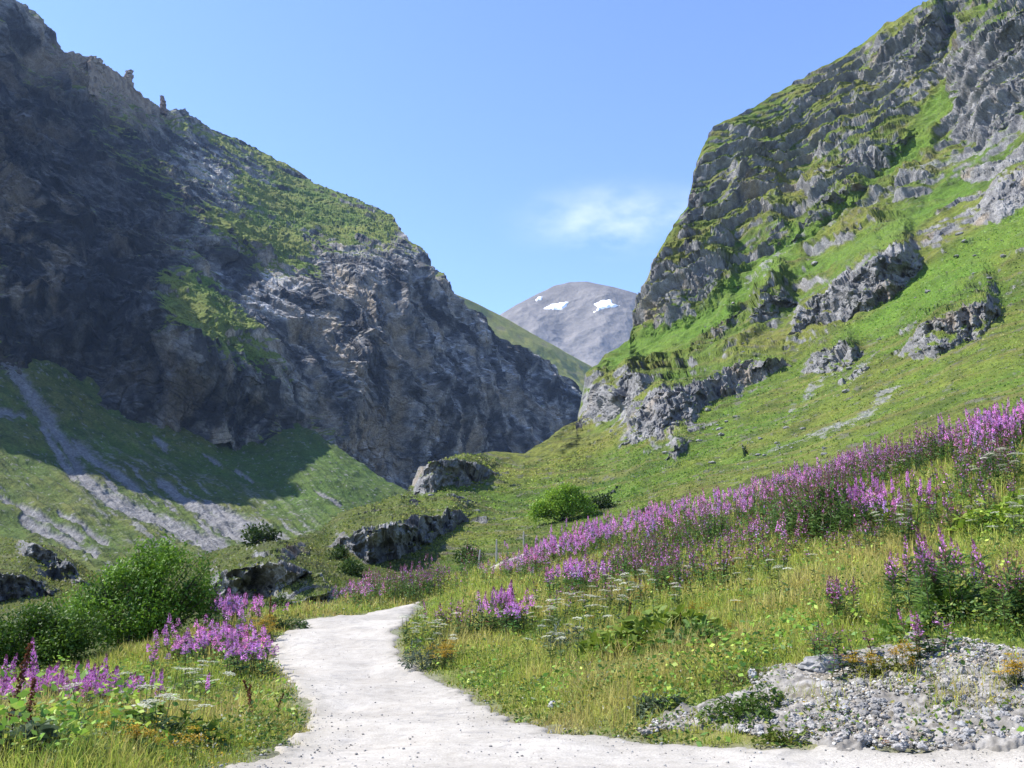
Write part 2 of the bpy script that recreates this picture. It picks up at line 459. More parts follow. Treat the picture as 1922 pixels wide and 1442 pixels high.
# ledges dipping to the right like the ridge line
sc = (q[:, 2] + 0.42 * q[:, 0] + 0.2 * q[:, 1]) / 34 + 0.8 * fbm(q / 110 + 40, 3)
fr = sc - np.floor(sc)
led = R(np.where(fr < .32, sstep(0, .32, fr), 1 - (fr - .32) / .68))
steep = sstep(0.78, 0.50, N[..., 2])                      # cliffs get the strong relief
disp = (big - 0.9) * 15 * (0.2 + 0.8 * steep) + (flu - 0.8) * 8 * (0.15 + 0.85 * steep) + R(fa) * 3.0 * (0.35 + 0.65 * steep) + R(fb) * 2.4 + R(fc) * 1.3 + fin * 1.2 + (led - 0.5) * 4.0 * (1 - 0.5 * steep)
P = P + N * (disp * env)[..., None]
N2 = grid_normals(P); nz = blur(N2, 2)[..., 2]
gb = R(fbm(q / 55 + 70, 4)); gc = R(fbm(q / 12 + 30, 4)); gd = R(fbm(wq * np.array([1, 1, 0.35]) / 30 + 3, 4))
pp = np.stack([px, py], -1).reshape(-1, 2)
bias = np.zeros(px.size, np.float32)
def zone(poly, val, soft=25):
    global bias
    bias += val * sstep(soft, -soft, sdf_poly(pp, poly) + 0.5 * soft * (gc.ravel() if gc.size == bias.size else 0))
zone([(300, 500), (370, 490), (420, 560), (480, 620), (560, 720), (500, 700), (420, 670), (330, 640), (300, 570)], 0.55)
zone([(390, 390), (470, 420), (560, 470), (600, 520), (480, 495), (400, 465)], 0.5)
zone([(440, 340), (560, 345), (640, 390), (730, 440), (600, 440), (470, 410)], 0.38)
zone([(290, 230), (420, 300), (440, 400), (360, 420), (280, 300)], -0.10)
zone([(300, 205), (410, 248), (600, 348), (740, 410), (740, 440), (600, 390), (400, 290), (300, 240)], 0.10)
zone([(0, 100), (380, 470), (300, 640), (560, 800), (300, 830), (0, 750)], -0.30)
zone([(380, 500), (560, 520), (760, 460), (850, 560), (1080, 720), (1080, 900), (700, 940), (560, 700)], -0.35)
gr = sstep(0.57, 0.68, nz + gb * 0.22 + gc * 0.16 + R(bias))
str_ = R(fbm(np.stack([(q[:, 0] * .74 + q[:, 1] * .67) / 9 + 2 * fbm(q / 40, 2), q[:, 2] / 70, q[:, 0] * 0], -1), 4))       # water stains down the walls
rock = 0.44 * lerp(ROCK_D * 0.6, ROCK_L * 1.15, np.clip(0.42 + 0.55 * gd + 0.5 * gc + 0.35 * (R(fid2) - 0.5) + 0.45 * (R(fid3) - 0.5) + 0.4 * str_ * steep, 0, 1) ** 1.3)
rock = lerp(rock, ROCK_T * 0.6, sstep(0.0, 0.8, gd + 0.5 * gb + 0.35 * gc) * sstep(0.75, 0.35, nz) * 0.5)
sc3 = (q[:, 2] + 0.42 * q[:, 0] + 0.2 * q[:, 1]) / 8.5 + 0.9 * fbm(q / 34 + 9, 4); f3 = sc3 - np.floor(sc3)
rock = rock * (1 - 0.5 * R(sstep(.2, .06, f3)) * np.clip(.4 + 1.2 * gc, 0, 1))[..., None]          # dark bedding joints
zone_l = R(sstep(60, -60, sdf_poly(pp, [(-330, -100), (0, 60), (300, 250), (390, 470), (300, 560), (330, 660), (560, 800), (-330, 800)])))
rock = rock * (2.7 - 1.95 * zone_l)[..., None]  # left wall's deep shade and right wall's glancing sun painted into the colour
tz = R(sstep(70, -40, np.minimum(sdf_poly(pp, [(600, 510), (700, 520), (790, 600), (770, 860), (660, 850), (560, 630)]), sdf_poly(pp, [(0, 330), (120, 420), (100, 560), (0, 600)]))))
rock = lerp(rock, ROCK_T * 0.85, tz * sstep(-0.1, 0.45, gd + 0.6 * gc + 0.3 * str_) * 0.65)
rock = lerp(rock, ROCK_D * 0.45, sstep(0.15, 0.5, -gd - 0.3 * gb) * 0.75)
rock = rock * (1 + 0.75 * sstep(0.45, 0.75, nz))[..., None]  # flatter rock lightened: sunlight on the upper slopes put into the colour
tanz = sstep(60, -10, sdf_poly(pp, [(100, 110), (165, 112), (205, 140), (262, 180), (285, 205), (240, 200), (170, 150)]))
rock = lerp(rock, np.array([0.25, 0.20, 0.15]), R(tanz) * 0.7)
gcol = 1.55 * lerp(GRASS_A * 0.85, GRASS_B * 1.0, np.clip(0.5 + gb + 0.4 * gc, 0, 1))
gcol = lerp(gcol, GRASS_D, sstep(0.1, 0.5, gc) * 0.5)
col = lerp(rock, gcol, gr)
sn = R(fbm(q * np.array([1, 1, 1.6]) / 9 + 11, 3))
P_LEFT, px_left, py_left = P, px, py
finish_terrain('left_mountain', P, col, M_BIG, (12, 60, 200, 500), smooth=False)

# ---- scree and turf slope under the left cliffs
pairs = [(-330, 560, -330, 1160), (-150, 560, -150, 1160), (0, 590, 0, 1160), (150, 680, 150, 1160), (300, 745, 300, 1150), (400, 770, 400, 1140), (500, 780, 500, 1130), (560, 792, 560, 1110), (590, 812, 600, 1080),
         (640, 842, 660, 1060), (700, 878, 720, 1040), (765, 922, 780, 1010), (800, 950, 820, 990), (840, 985, 850, 1000)]
px, py, v = pair_loft(pairs, 700, 420)
ctrl = np.array([(-330, 560, 610), (0, 590, 640), (150, 680, 650), (300, 745, 668), (400, 770, 690), (500, 780, 712), (590, 812, 694), (640, 842, 672), (700, 878, 655), (765, 922, 632), (840, 985, 600),
                 (-330, 700, 540), (-20, 700, 583), (150, 775, 602), (300, 815, 624), (470, 850, 655), (560, 862, 636), (640, 890, 612), (-150, 850, 455), (0, 860, 490), (150, 880, 515), (300, 900, 545), (450, 920, 570), (600, 930, 545), (700, 945, 565),
                 (0, 980, 410), (200, 1000, 420), (400, 1010, 440), (560, 1000, 470), (-330, 1160, 290), (0, 1160, 300), (300, 1150, 310), (600, 1080, 360), (780, 1010, 500), (700, 1000, 505)], float)
D = RBF(ctrl[:, :2], ctrl[:, 2], 400., 1e-4)(np.stack([px, py], -1))
P = U(px, py, D); N = blur(grid_normals(P), 10)
q = P.reshape(-1, 3).astype(np.float32)
def R(a): return a.reshape(px.shape)
gb = R(fbm(q / 45, 4)); gc = R(fbm(q / 9 + 8, 4)); ge = R(fbm(q / 3.0 + 8, 3))
pp = np.stack([px, py], -1).reshape(-1, 2)
wob = np.stack([gc.ravel() * 9 + gb.ravel() * 6, gc.ravel() * 6], -1)
def streaks(lines):
    d = np.full(len(pp), 9.0)
    for L in lines: d = np.minimum(d, dist_line(pp + wob, L))
    return R(d)
s1 = streaks([[(-20, 640, 14), (30, 700, 16), (85, 780, 18), (130, 840, 12), (160, 905, 14), (230, 945, 20), (330, 990, 16), (420, 1040, 12)],
              [(80, 800, 8), (110, 850, 9), (140, 895, 11)],
              [(140, 830, 7), (190, 870, 10), (260, 920, 10)],
              [(-10, 768, 16), (45, 778, 5)],
              [(285, 815, 6), (310, 838, 9)], [(385, 850, 4), (410, 868, 6)],
              [(300, 905, 8), (370, 955, 13), (430, 990, 18), (480, 1015, 14)],
              [(390, 950, 10), (450, 980, 16), (520, 1012, 14)],
              [(250, 945, 9), (330, 990, 18), (420, 1015, 16)],
              [(40, 965, 10), (100, 1000, 14), (180, 1035, 10)], [(0, 930, 6), (60, 960, 8), (150, 1000, 9)],
              [(590, 920, 3), (640, 950, 5)], [(110, 960, 4), (200, 1010, 6)],
              [(440, 880, 3), (470, 900, 3)]])
dn = R(fbm(np.stack([(pp[:, 0] - pp[:, 1] * 1.3) / 16, (pp[:, 0] * 0.6 + pp[:, 1]) / 90, pp[:, 0] * 0], -1), 5))
scz = R(sstep(60, -30, sdf_poly(pp, [(160, 850), (330, 900), (560, 990), (520, 1040), (330, 1040), (200, 960)])))
sm = np.clip(sstep(1.25, 0.45, s1 * 1.15 + ge * 0.5 + gc * 0.2) + scz * sstep(0.12, 0.5, dn + ge * 0.35), 0, 1)
P = P + N * (gb * 3.2 + gc * 0.9 + ge * 0.4 * (0.3 + sm) - sm * 1.2 + dn * 1.3)[..., None]
gcol = lerp(np.array([0.062, 0.096, 0.017]), np.array([0.100, 0.108, 0.026]), np.clip(0.45 + gb * 0.8 + dn * 0.5, 0, 1))
gcol = lerp(gcol, GRASS_D, sstep(0.15, 0.5, gc + 0.3 * gb) * 0.6)
gcol = lerp(gcol, np.array([0.052, 0.098, 0.019]), R(sstep(80, -40, sdf_poly(pp, [(420, 880), (600, 820), (760, 930), (600, 990)]))) * 0.7)
scol = lerp(SCREE * 0.8, SCREE * 1.05, np.clip(0.5 + ge, 0, 1))
col = lerp(gcol, scol, sm)
fl = sstep(0.52, 0.7, ge + 0.2 * gc)
col = lerp(col, SCREE * 0.95, fl * 0.8)
P_SCREE = P
finish_terrain('scree_slope', P, col, M_BIG, (10, 60))

# ---- right mountain, with the hummocks that run down to the stream on the left
top = np.array([(2350, -460), (2000, -180), (1840, -66), (1740, 0), (1560, 118), (1460, 172), (1400, 208), (1345, 236), (1330, 250), (1318, 280), (1304, 320), (1290, 380), (1262, 425), (1234, 480), (1208, 540), (1195, 575), (1182, 638), (1135, 668), (1098, 700), (1084, 792), (1060, 804),
       (985, 856), (930, 850), (870, 852), (835, 862), (786, 878), (768, 924), (700, 945), (640, 966), (590, 998), (540, 1012), (450, 1022), (400, 1035), (340, 1057), (300, 1075), (230, 1090), (160, 1072), (110, 1030), (40, 1012), (-60, 1010), (-300, 1000)], float)[::-1]
bot = np.array([(-300, 1270), (160, 1265), (450, 1225), (640, 1170), (800, 1140), (940, 1115), (1100, 1085), (1310, 1030), (1490, 990), (1700, 945), (1950, 880), (2350, 810)], float)
NU, NV = 1300, 600
wts = np.linspace(-300, 2350, 8000)                     # more columns where the skyline is steep
dens = 1 + np.minimum(np.abs(np.gradient(np.interp(wts, top[:, 0], top[:, 1]), wts)), 4) * 0.8
cum = np.concatenate([[0], np.cumsum(dens)[:-1]]); cum /= cum[-1]
ux = np.interp(np.linspace(0, 1, NU), cum, wts)
v = np.linspace(0, 1, NV)
px = np.repeat(ux[None], NV, 0)
topc = np.interp(wts, top[:, 0], top[:, 1]); k_ = np.hanning(482)[1:-1]; k_ /= k_.sum()
tops = np.interp(ux, wts, np.convolve(np.pad(topc, 240, mode='reflect', reflect_type='odd'), k_, 'same')[240:-240])
topu = np.interp(ux, top[:, 0], top[:, 1]); botu = np.interp(ux, bot[:, 0], bot[:, 1])
Tv = tops[None] + (topu - tops)[None] * (1 - v[:, None]) ** 4          # rows follow the skyline near it and even out below
py = botu[None] - (botu[None] - Tv) * (1 - v[:, None])
ctrl = np.array([(2350, -460, 380), (2000, -180, 410), (1740, 0, 425), (1560, 118, 440), (1460, 172, 440), (1330, 240, 430), (1290, 380, 405), (1230, 480, 395), (1195, 570, 378), (1180, 638, 360), (1098, 695, 340), (1086, 790, 318), (985, 856, 262),
                 (870, 852, 240), (782, 876, 212), (770, 924, 196), (640, 966, 165), (540, 1012, 140), (450, 1022, 132), (340, 1057, 112), (160, 1072, 102), (40, 1012, 122), (-300, 1000, 140),
                 (2350, 800, 62), (1950, 870, 66), (1700, 930, 70), (1490, 975, 74), (1310, 1015, 78), (1100, 1075, 78), (940, 1105, 74), (800, 1130, 68), (645, 1160, 58), (450, 1220, 48), (160, 1260, 42), (-300, 1270, 42),
                 (1922, 60, 345), (1922, 250, 295), (1800, 250, 335), (1922, 420, 232), (1922, 600, 160), (1922, 720, 112), (1700, 250, 368), (1700, 420, 290), (1700, 600, 208), (1700, 760, 138), (1500, 300, 405), (1500, 450, 348), (1500, 600, 272), (1500, 760, 188),
                 (1500, 860, 132), (1400, 420, 382), (1350, 560, 330), (1350, 700, 250), (1350, 860, 158), (1250, 620, 335), (1200, 720, 285), (1200, 850, 195), (1200, 950, 128), (1060, 880, 215), (1050, 980, 132), (900, 930, 178), (900, 1000, 132),
                 (800, 960, 158), (760, 1060, 100), (650, 1050, 100), (560, 1080, 88), (450, 1100, 82), (300, 1140, 72), (100, 1120, 82), (-100, 1120, 85), (600, 1120, 70), (880, 1060, 98)], float)
HILL_D = RBF(ctrl[:, :2], np.log(ctrl[:, 2]), 400., 1e-4)
D = np.exp(HILL_D(np.stack([px, py], -1)))
# rock faces: (lower line, upper line, steepness, fade px)
FACES = [
    ([(612, 1030), (640, 1036), (690, 1052), (740, 1050), (780, 1036), (830, 1006), (868, 980), (884, 966)], [(612, 1006), (640, 1000), (700, 996), (760, 984), (800, 980), (840, 968), (868, 952), (884, 958)], 1.0, 55),
    ([(768, 928), (800, 926), (850, 912), (900, 905), (935, 895)], [(768, 882), (790, 876), (830, 868), (870, 872), (935, 888)], 0.95, 40),
    ([(385, 1112), (430, 1118), (480, 1112), (520, 1118), (560, 1122), (640, 1110)], [(385, 1078), (420, 1075), (470, 1068), (520, 1055), (580, 1080), (640, 1095)], 1.0, 50),
    ([(430, 1060), (480, 1062), (540, 1050), (600, 1030)], [(430, 1040), (480, 1032), (540, 1028), (600, 1020)], 0.8, 30),
    ([(490, 1150), (560, 1148), (620, 1135), (660, 1120)], [(490, 1130), (560, 1122), (620, 1108), (660, 1112)], 1.0, 30),
    ([(20, 1075), (70, 1080), (120, 1092), (165, 1098)], [(20, 1030), (60, 1018), (110, 1040), (165, 1075)], 1.0, 40),
    ([(-60, 1140), (0, 1128), (60, 1122), (110, 1110)], [(-60, 1080), (0, 1072), (60, 1085), (110, 1096)], 1.0, 40),
    ([(1148, 756), (1175, 750), (1200, 738), (1232, 705)], [(1148, 712), (1175, 706), (1205, 702), (1232, 698)], 1.05, 40),
    ([(1086, 800), (1120, 792), (1160, 778), (1200, 760)], [(1086, 740), (1110, 730), (1140, 735), (1200, 752)], 0.9, 40),
    ([(1163, 840), (1200, 832), (1240, 822), (1290, 790), (1340, 752), (1400, 712), (1450, 680)], [(1163, 800), (1185, 770), (1235, 738), (1290, 728), (1340, 705), (1400, 675), (1450, 655)], 0.75, 70),
    ([(1480, 640), (1540, 612), (1590, 602), (1640, 582), (1690, 540), (1735, 488)], [(1480, 600), (1540, 560), (1580, 525), (1640, 482), (1700, 462), (1735, 480)], 0.95, 70),
    ([(1395, 612), (1425, 610), (1460, 590), (1500, 560)], [(1395, 575), (1420, 540), (1460, 530), (1500, 545)], 0.95, 50),
    ([(1500, 700), (1540, 698), (1590, 685), (1625, 655)], [(1500, 675), (1540, 655), (1590, 640), (1625, 640)], 0.9, 40),
    ([(1690, 675), (1740, 672), (1790, 655), (1850, 625), (1890, 590)], [(1690, 650), (1740, 600), (1790, 575), (1850, 555), (1890, 570)], 0.85, 70),
    ([(1400, 712), (1440, 705), (1490, 680)], [(1400, 690), (1440, 680), (1490, 668)], 0.9, 30),
    ([(1355, 400), (1400, 385), (1440, 375), (1480, 350)], [(1355, 330), (1400, 315), (1440, 320), (1480, 335)], 0.9, 50),
    ([(1500, 385), (1560, 380), (1620, 345), (1690, 300), (1740, 245)], [(1500, 335), (1560, 305), (1620, 275), (1690, 262), (1740, 225)], 0.9, 60),
    ([(1490, 455), (1540, 440), (1600, 402), (1650, 350)], [(1490, 400), (1540, 378), (1600, 355), (1650, 335)], 0.9, 50),
    ([(1610, 160), (1660, 165), (1720, 158), (1765, 120), (1790, 60)], [(1610, 110), (1660, 85), (1720, 40), (1765, 5), (1790, -20)], 0.9, 60),
    ([(1760, 235), (1800, 250), (1850, 270), (1900, 235), (1960, 180)], [(1760, 120), (1800, 100), (1850, 60), (1900, 30), (1960, 0)], 0.75, 90),
    ([(1560, 480), (1600, 465), (1640, 440), (1680, 410)], [(1560, 455), (1600, 430), (1640, 420), (1680, 400)], 0.9, 40),
    ([(1830, 430), (1880, 425), (1960, 380)], [(1830, 400), (1880, 350), (1960, 300)], 0.6, 60),
    ([(1800, 330), (1860, 320), (1922, 290), (1980, 270)], [(1800, 315), (1860, 295), (1922, 268), (1980, 240)], 0.8, 40),
    ([(1200, 640), (1250, 625), (1300, 600), (1350, 570), (1395, 540)], [(1200, 560), (1250, 520), (1300, 500), (1350, 490), (1395, 500)], 0.6, 90),
    ([(1330, 620), (1360, 618), (1395, 590)], [(1330, 595), (1360, 578), (1395, 572)], 0.9, 30),
    ([(1410, 480), (1450, 470), (1500, 450)], [(1410, 440), (1450, 410), (1500, 420)], 0.9, 50),
    ([(1240, 860), (1270, 850), (1300, 830)], [(1240, 845), (1270, 828), (1300, 818)], 0.9, 30),
    ([(1125, 925), (1150, 920), (1170, 905)], [(1125, 910), (1150, 900), (1170, 898)], 0.9, 20),
]
off, frock = faces_offset(px, py, D, FACES, HILL_D)
D = D + off
P = U(px, py, D)
# smooth hillside normals, from the slope without its rock faces on a regular grid of directions
gx, gy_ = np.meshgrid(np.arange(-320, 2380, 8.0), np.arange(-480, 1300, 8.0))
GN = blur(grid_normals(U(gx, gy_, np.exp(HILL_D(np.stack([gx, gy_], -1))))), 3)
N = bilin(GN, -320, -480, 8.0, px, py); N /= np.linalg.norm(N, axis=2)[..., None]
q = P.reshape(-1, 3).astype(np.float32)
def R(a): return a.reshape(px.shape)
pp = np.stack([px, py], -1).reshape(-1, 2)
sz = np.clip(D / 300, 0.28, 1.2)                    # nearer ground carries smaller relief
wq = q + 6 * np.stack([fbm(q / 40 + 5, 3), fbm(q / 40 + 15, 3), fbm(q / 40 + 25, 3)], -1)
crag = sstep(60, -40, sdf_poly(pp, [(1100, 690), (1180, 640), (1195, 560), (1290, 380), (1330, 230), (1740, -10), (2000, -180), (2000, 240), (1800, 280), (1640, 420), (1520, 500), (1400, 640), (1240, 690)]))
crag = R(crag)
gb = R(fbm(q / 40, 4)); gc = R(fbm(q / 8 + 8, 4)); ge = R(fbm(q / 2.6 + 8, 3))
fa, fid = facet(wq * np.array([1, 1, 1.2]) / 15, 3); fb, fid2 = facet(wq / 5.2, 9); fc, fid3 = facet(wq / 1.9, 21)
# bedding planes dipping gently, broken by noise: ledges of turf with rock risers
sc = (q[:, 2] - 0.22 * q[:, 0] + 0.16 * q[:, 1]) / 17 + 1.3 * fbm(q / 48 + 40, 4)
fr = sc - np.floor(sc)
led = R(np.where(fr < .3, sstep(0, .3, fr), 1 - (fr - .3) / .7))
sc2 = (q[:, 2] - 0.22 * q[:, 0] + 0.16 * q[:, 1]) / 5.2 + 0.9 * fbm(q / 25 + 60, 3)
fr2 = sc2 - np.floor(sc2)
led2 = R(np.where(fr2 < .3, sstep(0, .3, fr2), 1 - (fr2 - .3) / .7))
ris = R(np.clip(sstep(0.0, .06, fr) * sstep(.40, .30, fr) + 0.7 * sstep(0.0, .06, fr2) * sstep(.42, .3, fr2), 0, 1))
rg = R(ridged(wq * np.array([1, 1, 0.5]) / 34, 4))
up_ = R(sstep(60, -60, sdf_poly(pp, [(1090, 690), (1180, 640), (1300, 300), (1740, -10), (2300, -400), (2300, 500), (1922, 560), (1700, 680), (1450, 720), (1280, 860), (1120, 830)])))
pn = R(fbm(wq * np.array([1, 1, 1.3]) / 21 + 50, 4))
rpat = sstep(0.16, 0.36, pn + 0.25 * gc - 0.05 + 0.22 * up_ - 0.35 * (1 - up_)) * (1 - 0.8 * crag)
rk = np.clip(crag * (0.10 + 0.75 * ris + 0.3 * gb) + frock + 0.8 * rpat, 0, 1)
far = sstep(60, 150, D)
env = (0.35 + 0.65 * sstep(0, 0.05, v))[:, None]
shear = np.abs(np.gradient(py, axis=1) / np.gradient(px, axis=1)); calm = 1 / (1 + (blur(shear, 4) / 2.2) ** 2)
gc, ge = gc * (0.25 + 0.75 * calm), ge * (0.15 + 0.85 * calm)
RAMPS = [[(1130, 665), (1290, 592), (1430, 480), (1560, 392), (1650, 330), (1770, 150), (1785, 190), (1745, 275), (1640, 370), (1500, 480), (1400, 560), (1290, 650), (1150, 700)],
         [(1560, 640), (1740, 500), (1922, 380), (1990, 360), (1990, 430), (1800, 530), (1640, 640)], [(1490, 520), (1560, 470), (1700, 400), (1800, 320), (1830, 340), (1720, 440), (1580, 500)]]
gzm = R(sstep(14, -14, np.minimum.reduce([sdf_poly(pp, r) for r in RAMPS]) + 10 * gc.ravel()))
rk = rk * (1 - 0.85 * gzm)
dsl = R(fbm(np.stack([(q[:, 0] * 0.5 + q[:, 1] * 0.86) / 3.2, (q[:, 0] * 0.86 - q[:, 1] * 0.5) / 26, q[:, 2] / 40], -1), 4))      # runnels down the slope
disp = gb * 2.6 * sz * (1 - 0.4 * frock) + gc * 0.75 * sz + ge * 0.30 * sz + dsl * 0.45 * sz * calm
disp += rk * (R(fa) * 1.5 * far + R(fb) * 1.2 * sz + R(fc) * 0.6 * sz) + crag * (1 - 0.8 * gzm) * ((led - 0.5) * 4.4 + (led2 - 0.5) * 1.1 + (rg - 0.9) * 2.2)
P = P + N * (disp * env)[..., None]
N2 = grid_normals(P); nz = blur(N2, 2)[..., 2]
bias = np.zeros(px.size, np.float32)
GZ = [([(1120, 660), (1290, 590), (1440, 470), (1600, 370), (1700, 270), (1770, 150), (1775, 190), (1740, 270), (1660, 350), (1560, 440), (1440, 530), (1300, 640), (1150, 690)], 0.30),
      ([(1100, 850), (1300, 860), (1600, 720), (2000, 520), (2000, 900), (1000, 1100), (900, 1000)], 0.25), ([(1400, 660), (1700, 560), (1922, 400), (1922, 520), (1700, 640), (1560, 690)], 0.18)]
for poly, val in GZ: bias += val * sstep(25, -25, sdf_poly(pp, poly) + 8 * gc.ravel())
RZ = [([(1760, 110), (1922, 20), (1990, 0), (1990, 200), (1850, 275), (1780, 245)], 0.25), ([(1840, 425), (1960, 310), (1960, 430)], 0.3), ([(1180, 640), (1195, 560), (1290, 380), (1330, 240), (1400, 250), (1380, 480), (1250, 640)], 0.06)]
for poly, val in RZ: bias -= val * sstep(20, -20, sdf_poly(pp, poly) + 8 * gc.ravel())
gr = sstep(0.50, 0.64, nz + gb * 0.07 + gc * 0.11 + ge * 0.07 + R(bias) - 0.16 * frock * (1 - gzm) + 0.45 * gzm + 0.02 + 0.50 * crag - 0.24 * crag * ris - 0.22 * rpat * (1 - 0.5 * crag))
rock = lerp(ROCK_D * 1.35, ROCK_L * 1.12, np.clip(0.55 + 0.45 * gc + 0.45 * ge + 0.3 * (R(fid2) - 0.5) + 0.35 * (R(fid3) - 0.5), 0, 1))
rock = lerp(rock, ROCK_T * 1.05, sstep(0.3, 0.65, R(fbm(wq * np.array([1, 1, 0.4]) / 16 + 3, 3)) + 0.2 * ge) * 0.6)
dry = np.clip(0.42 + gb * 0.9 + gc * 0.35, 0, 1)
gcol = lerp(np.array([0.070, 0.116, 0.0155]), np.array([0.120, 0.130, 0.024]), dry)
gcol = lerp(gcol, GRASS_D, sstep(0.12, 0.5, gc - 0.2 * gb) * 0.55)
gcol = lerp(gcol, GRASS_D * 0.9, sstep(0.1, 0.5, ge) * 0.45)
gcol = lerp(gcol, np.array([0.122, 0.108, 0.036]), sstep(0.12, 0.5, dsl) * 0.55)
gcol = lerp(gcol, np.array([0.115, 0.11, 0.085]), sstep(0.5, 0.62, ge + 0.3 * dsl) * 0.7)
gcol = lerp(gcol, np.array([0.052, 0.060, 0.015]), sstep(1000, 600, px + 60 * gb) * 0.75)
gcol = lerp(gcol, np.array([0.075, 0.145, 0.016]), gzm * 0.6)
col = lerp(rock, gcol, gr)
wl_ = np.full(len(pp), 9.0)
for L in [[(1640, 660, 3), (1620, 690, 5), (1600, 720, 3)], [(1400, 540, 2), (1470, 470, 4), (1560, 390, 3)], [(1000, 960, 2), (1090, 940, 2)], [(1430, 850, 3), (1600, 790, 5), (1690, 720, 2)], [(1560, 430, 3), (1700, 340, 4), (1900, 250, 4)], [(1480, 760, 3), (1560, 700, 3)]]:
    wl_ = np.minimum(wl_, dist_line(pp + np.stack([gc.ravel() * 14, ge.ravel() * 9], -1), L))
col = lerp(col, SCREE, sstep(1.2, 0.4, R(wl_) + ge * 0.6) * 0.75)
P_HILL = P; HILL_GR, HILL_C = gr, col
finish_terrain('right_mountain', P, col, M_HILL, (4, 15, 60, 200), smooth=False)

# ---- pinnacles on the left skyline
def rock_mesh(n, shape, amp, seed, tint, flat=True):
    """blocky boulder: subdivided sphere pushed to angular facets"""
    import bmesh
    bm = bmesh.new(); bmesh.ops.create_icosphere(bm, subdivisions=n, radius=1.0)
    V = np.array([v.co[:] for v in bm.verts], np.float32); F = np.array([[v.index for v in f.verts] for f in bm.faces], np.int32); bm.free()
    fa, _ = facet(V * 1.1 + seed * 3.1, seed); fb, _ = facet(V * 2.6 + seed, seed + 5)
    k = 1 + amp * fa + amp * 0.45 * fb + 0.12 * perlin(V * 2 + seed)
    V = V * k[:, None] * np.array(shape)
    c = np.tile(np.array(tint), (len(V), 1)) * (1 + 0.25 * fbm(V / max(shape) * 3 + seed, 3))[:, None]
    return V, F, c

def pinnacle(px_, py_, d, w, h, seed, tint, label, lean=0.0):
    b = U(px_, py_, d)
    n = 40; m = 26
    t = np.linspace(0, 1, n)[:, None]; a = np.linspace(0, 2 * np.pi, m, endpoint=False)[None]
    r = w * 0.5 * (1 - 0.55 * t ** 1.6) * (1 + 0.0 * a)
    V = np.stack([np.cos(a) * r + lean * h * t ** 2, np.sin(a) * r * 0.9, t * h * 1.12 - 0.12 * h + 0 * a], -1).reshape(-1, 3)
    f1, _ = facet(V / w * 2.2 + seed, seed); f2, _ = facet(V / w * 5 + seed, seed + 4)
    out = V.copy(); out[:, 2] = 0; out /= np.linalg.norm(out, axis=1)[:, None] + 1e-6
    V = V + out * (f1 * w * 0.2 + f2 * w * 0.09)[:, None]
    idx = np.arange(n * m).reshape(n, m)
    F = np.stack([idx[:-1], np.roll(idx, -1, 1)[:-1], np.roll(idx, -1, 1)[1:], idx[1:]], -1).reshape(-1, 4)
    top = V[-m:].mean(0) + np.array([0, 0, 0.04 * h]); V = np.vstack([V, top])
    T = np.stack([idx[-1], np.roll(idx[-1], -1), np.full(m, n * m)], -1)
    c = np.array(tint)[None] * (1 + 0.35 * fbm(V / w * 2 + seed, 4))[:, None]
    o = link('rock_pinnacle', mk_mesh('rock_pinnacle', V, [F, T], np.clip(c, 0.03, 1), False, [M_ROCKTHING]), None, b)
    return tag(o, label, 'rock pinnacle')
pinnacle(306, 212, 1060, 9.5, 24, 3, (0.15, 0.11, 0.09), 'slender dark brown rock needle standing alone on the left skyline', -0.12)
pinnacle(238, 160, 985, 13, 20, 8, (0.21, 0.17, 0.13), 'stubby tan rock pinnacle with overhanging tip at the right end of the skyline crag', 0.1)
def skyline_crag():
    t = np.linspace(0, 1, 90); px_ = 165 + 118 * t
    ridge = np.interp(px_, [150, 205, 255, 300], [110, 150, 178, 203]); d = 926 + 96 * t
    topy = ridge - np.interp(t, [0, .05, .1, .3, .5, .62, .75, .9, 1], [4, 20, 22, 24, 22, 22, 12, 4, 0]) + 4 * fbm(np.stack([t * 14, t * 0, t * 0 + 5], -1), 3)
    rows = []
    for k, s in enumerate(np.linspace(0, 1, 26)):
        rows.append(U(px_, topy + (ridge + 52 - topy) * s, d - 26 * s ** 1.2 - 5))
    Q = np.stack(rows); back = Q[:1] + np.array([-10, 14, -14]); Q = np.concatenate([back + np.array([-10, 12, -30]), back, Q])
    n = grid_normals(Q); f1, _ = facet(Q.reshape(-1, 3) / 8, 4); f2, _ = facet(Q.reshape(-1, 3) / 3.2, 5)
    Q = Q + n * (f1 * 3.2 + f2 * 1.3).reshape(Q.shape[:2])[..., None]
    c = lerp(np.array([0.15, 0.115, 0.085]), np.array([0.26, 0.21, 0.155]), np.clip(.5 + .8 * fbm(Q.reshape(-1, 3) * np.array([1, 1, .4]) / 7, 4), 0, 1))
    o = link('skyline_crag', mk_mesh('skyline_crag', Q.reshape(-1, 3), grid_faces(Q.shape[1], Q.shape[0]), c, False, [M_ROCKTHING]))
    tag(o, 'long tan rock wall breaking through the left skyline between two rock teeth', 'rock crag')
skyline_crag()
pinnacle(176, 150, 935, 20, 27, 13, (0.23, 0.19, 0.145), 'broad pale tan rock tooth at the left end of the skyline crag', 0.02)
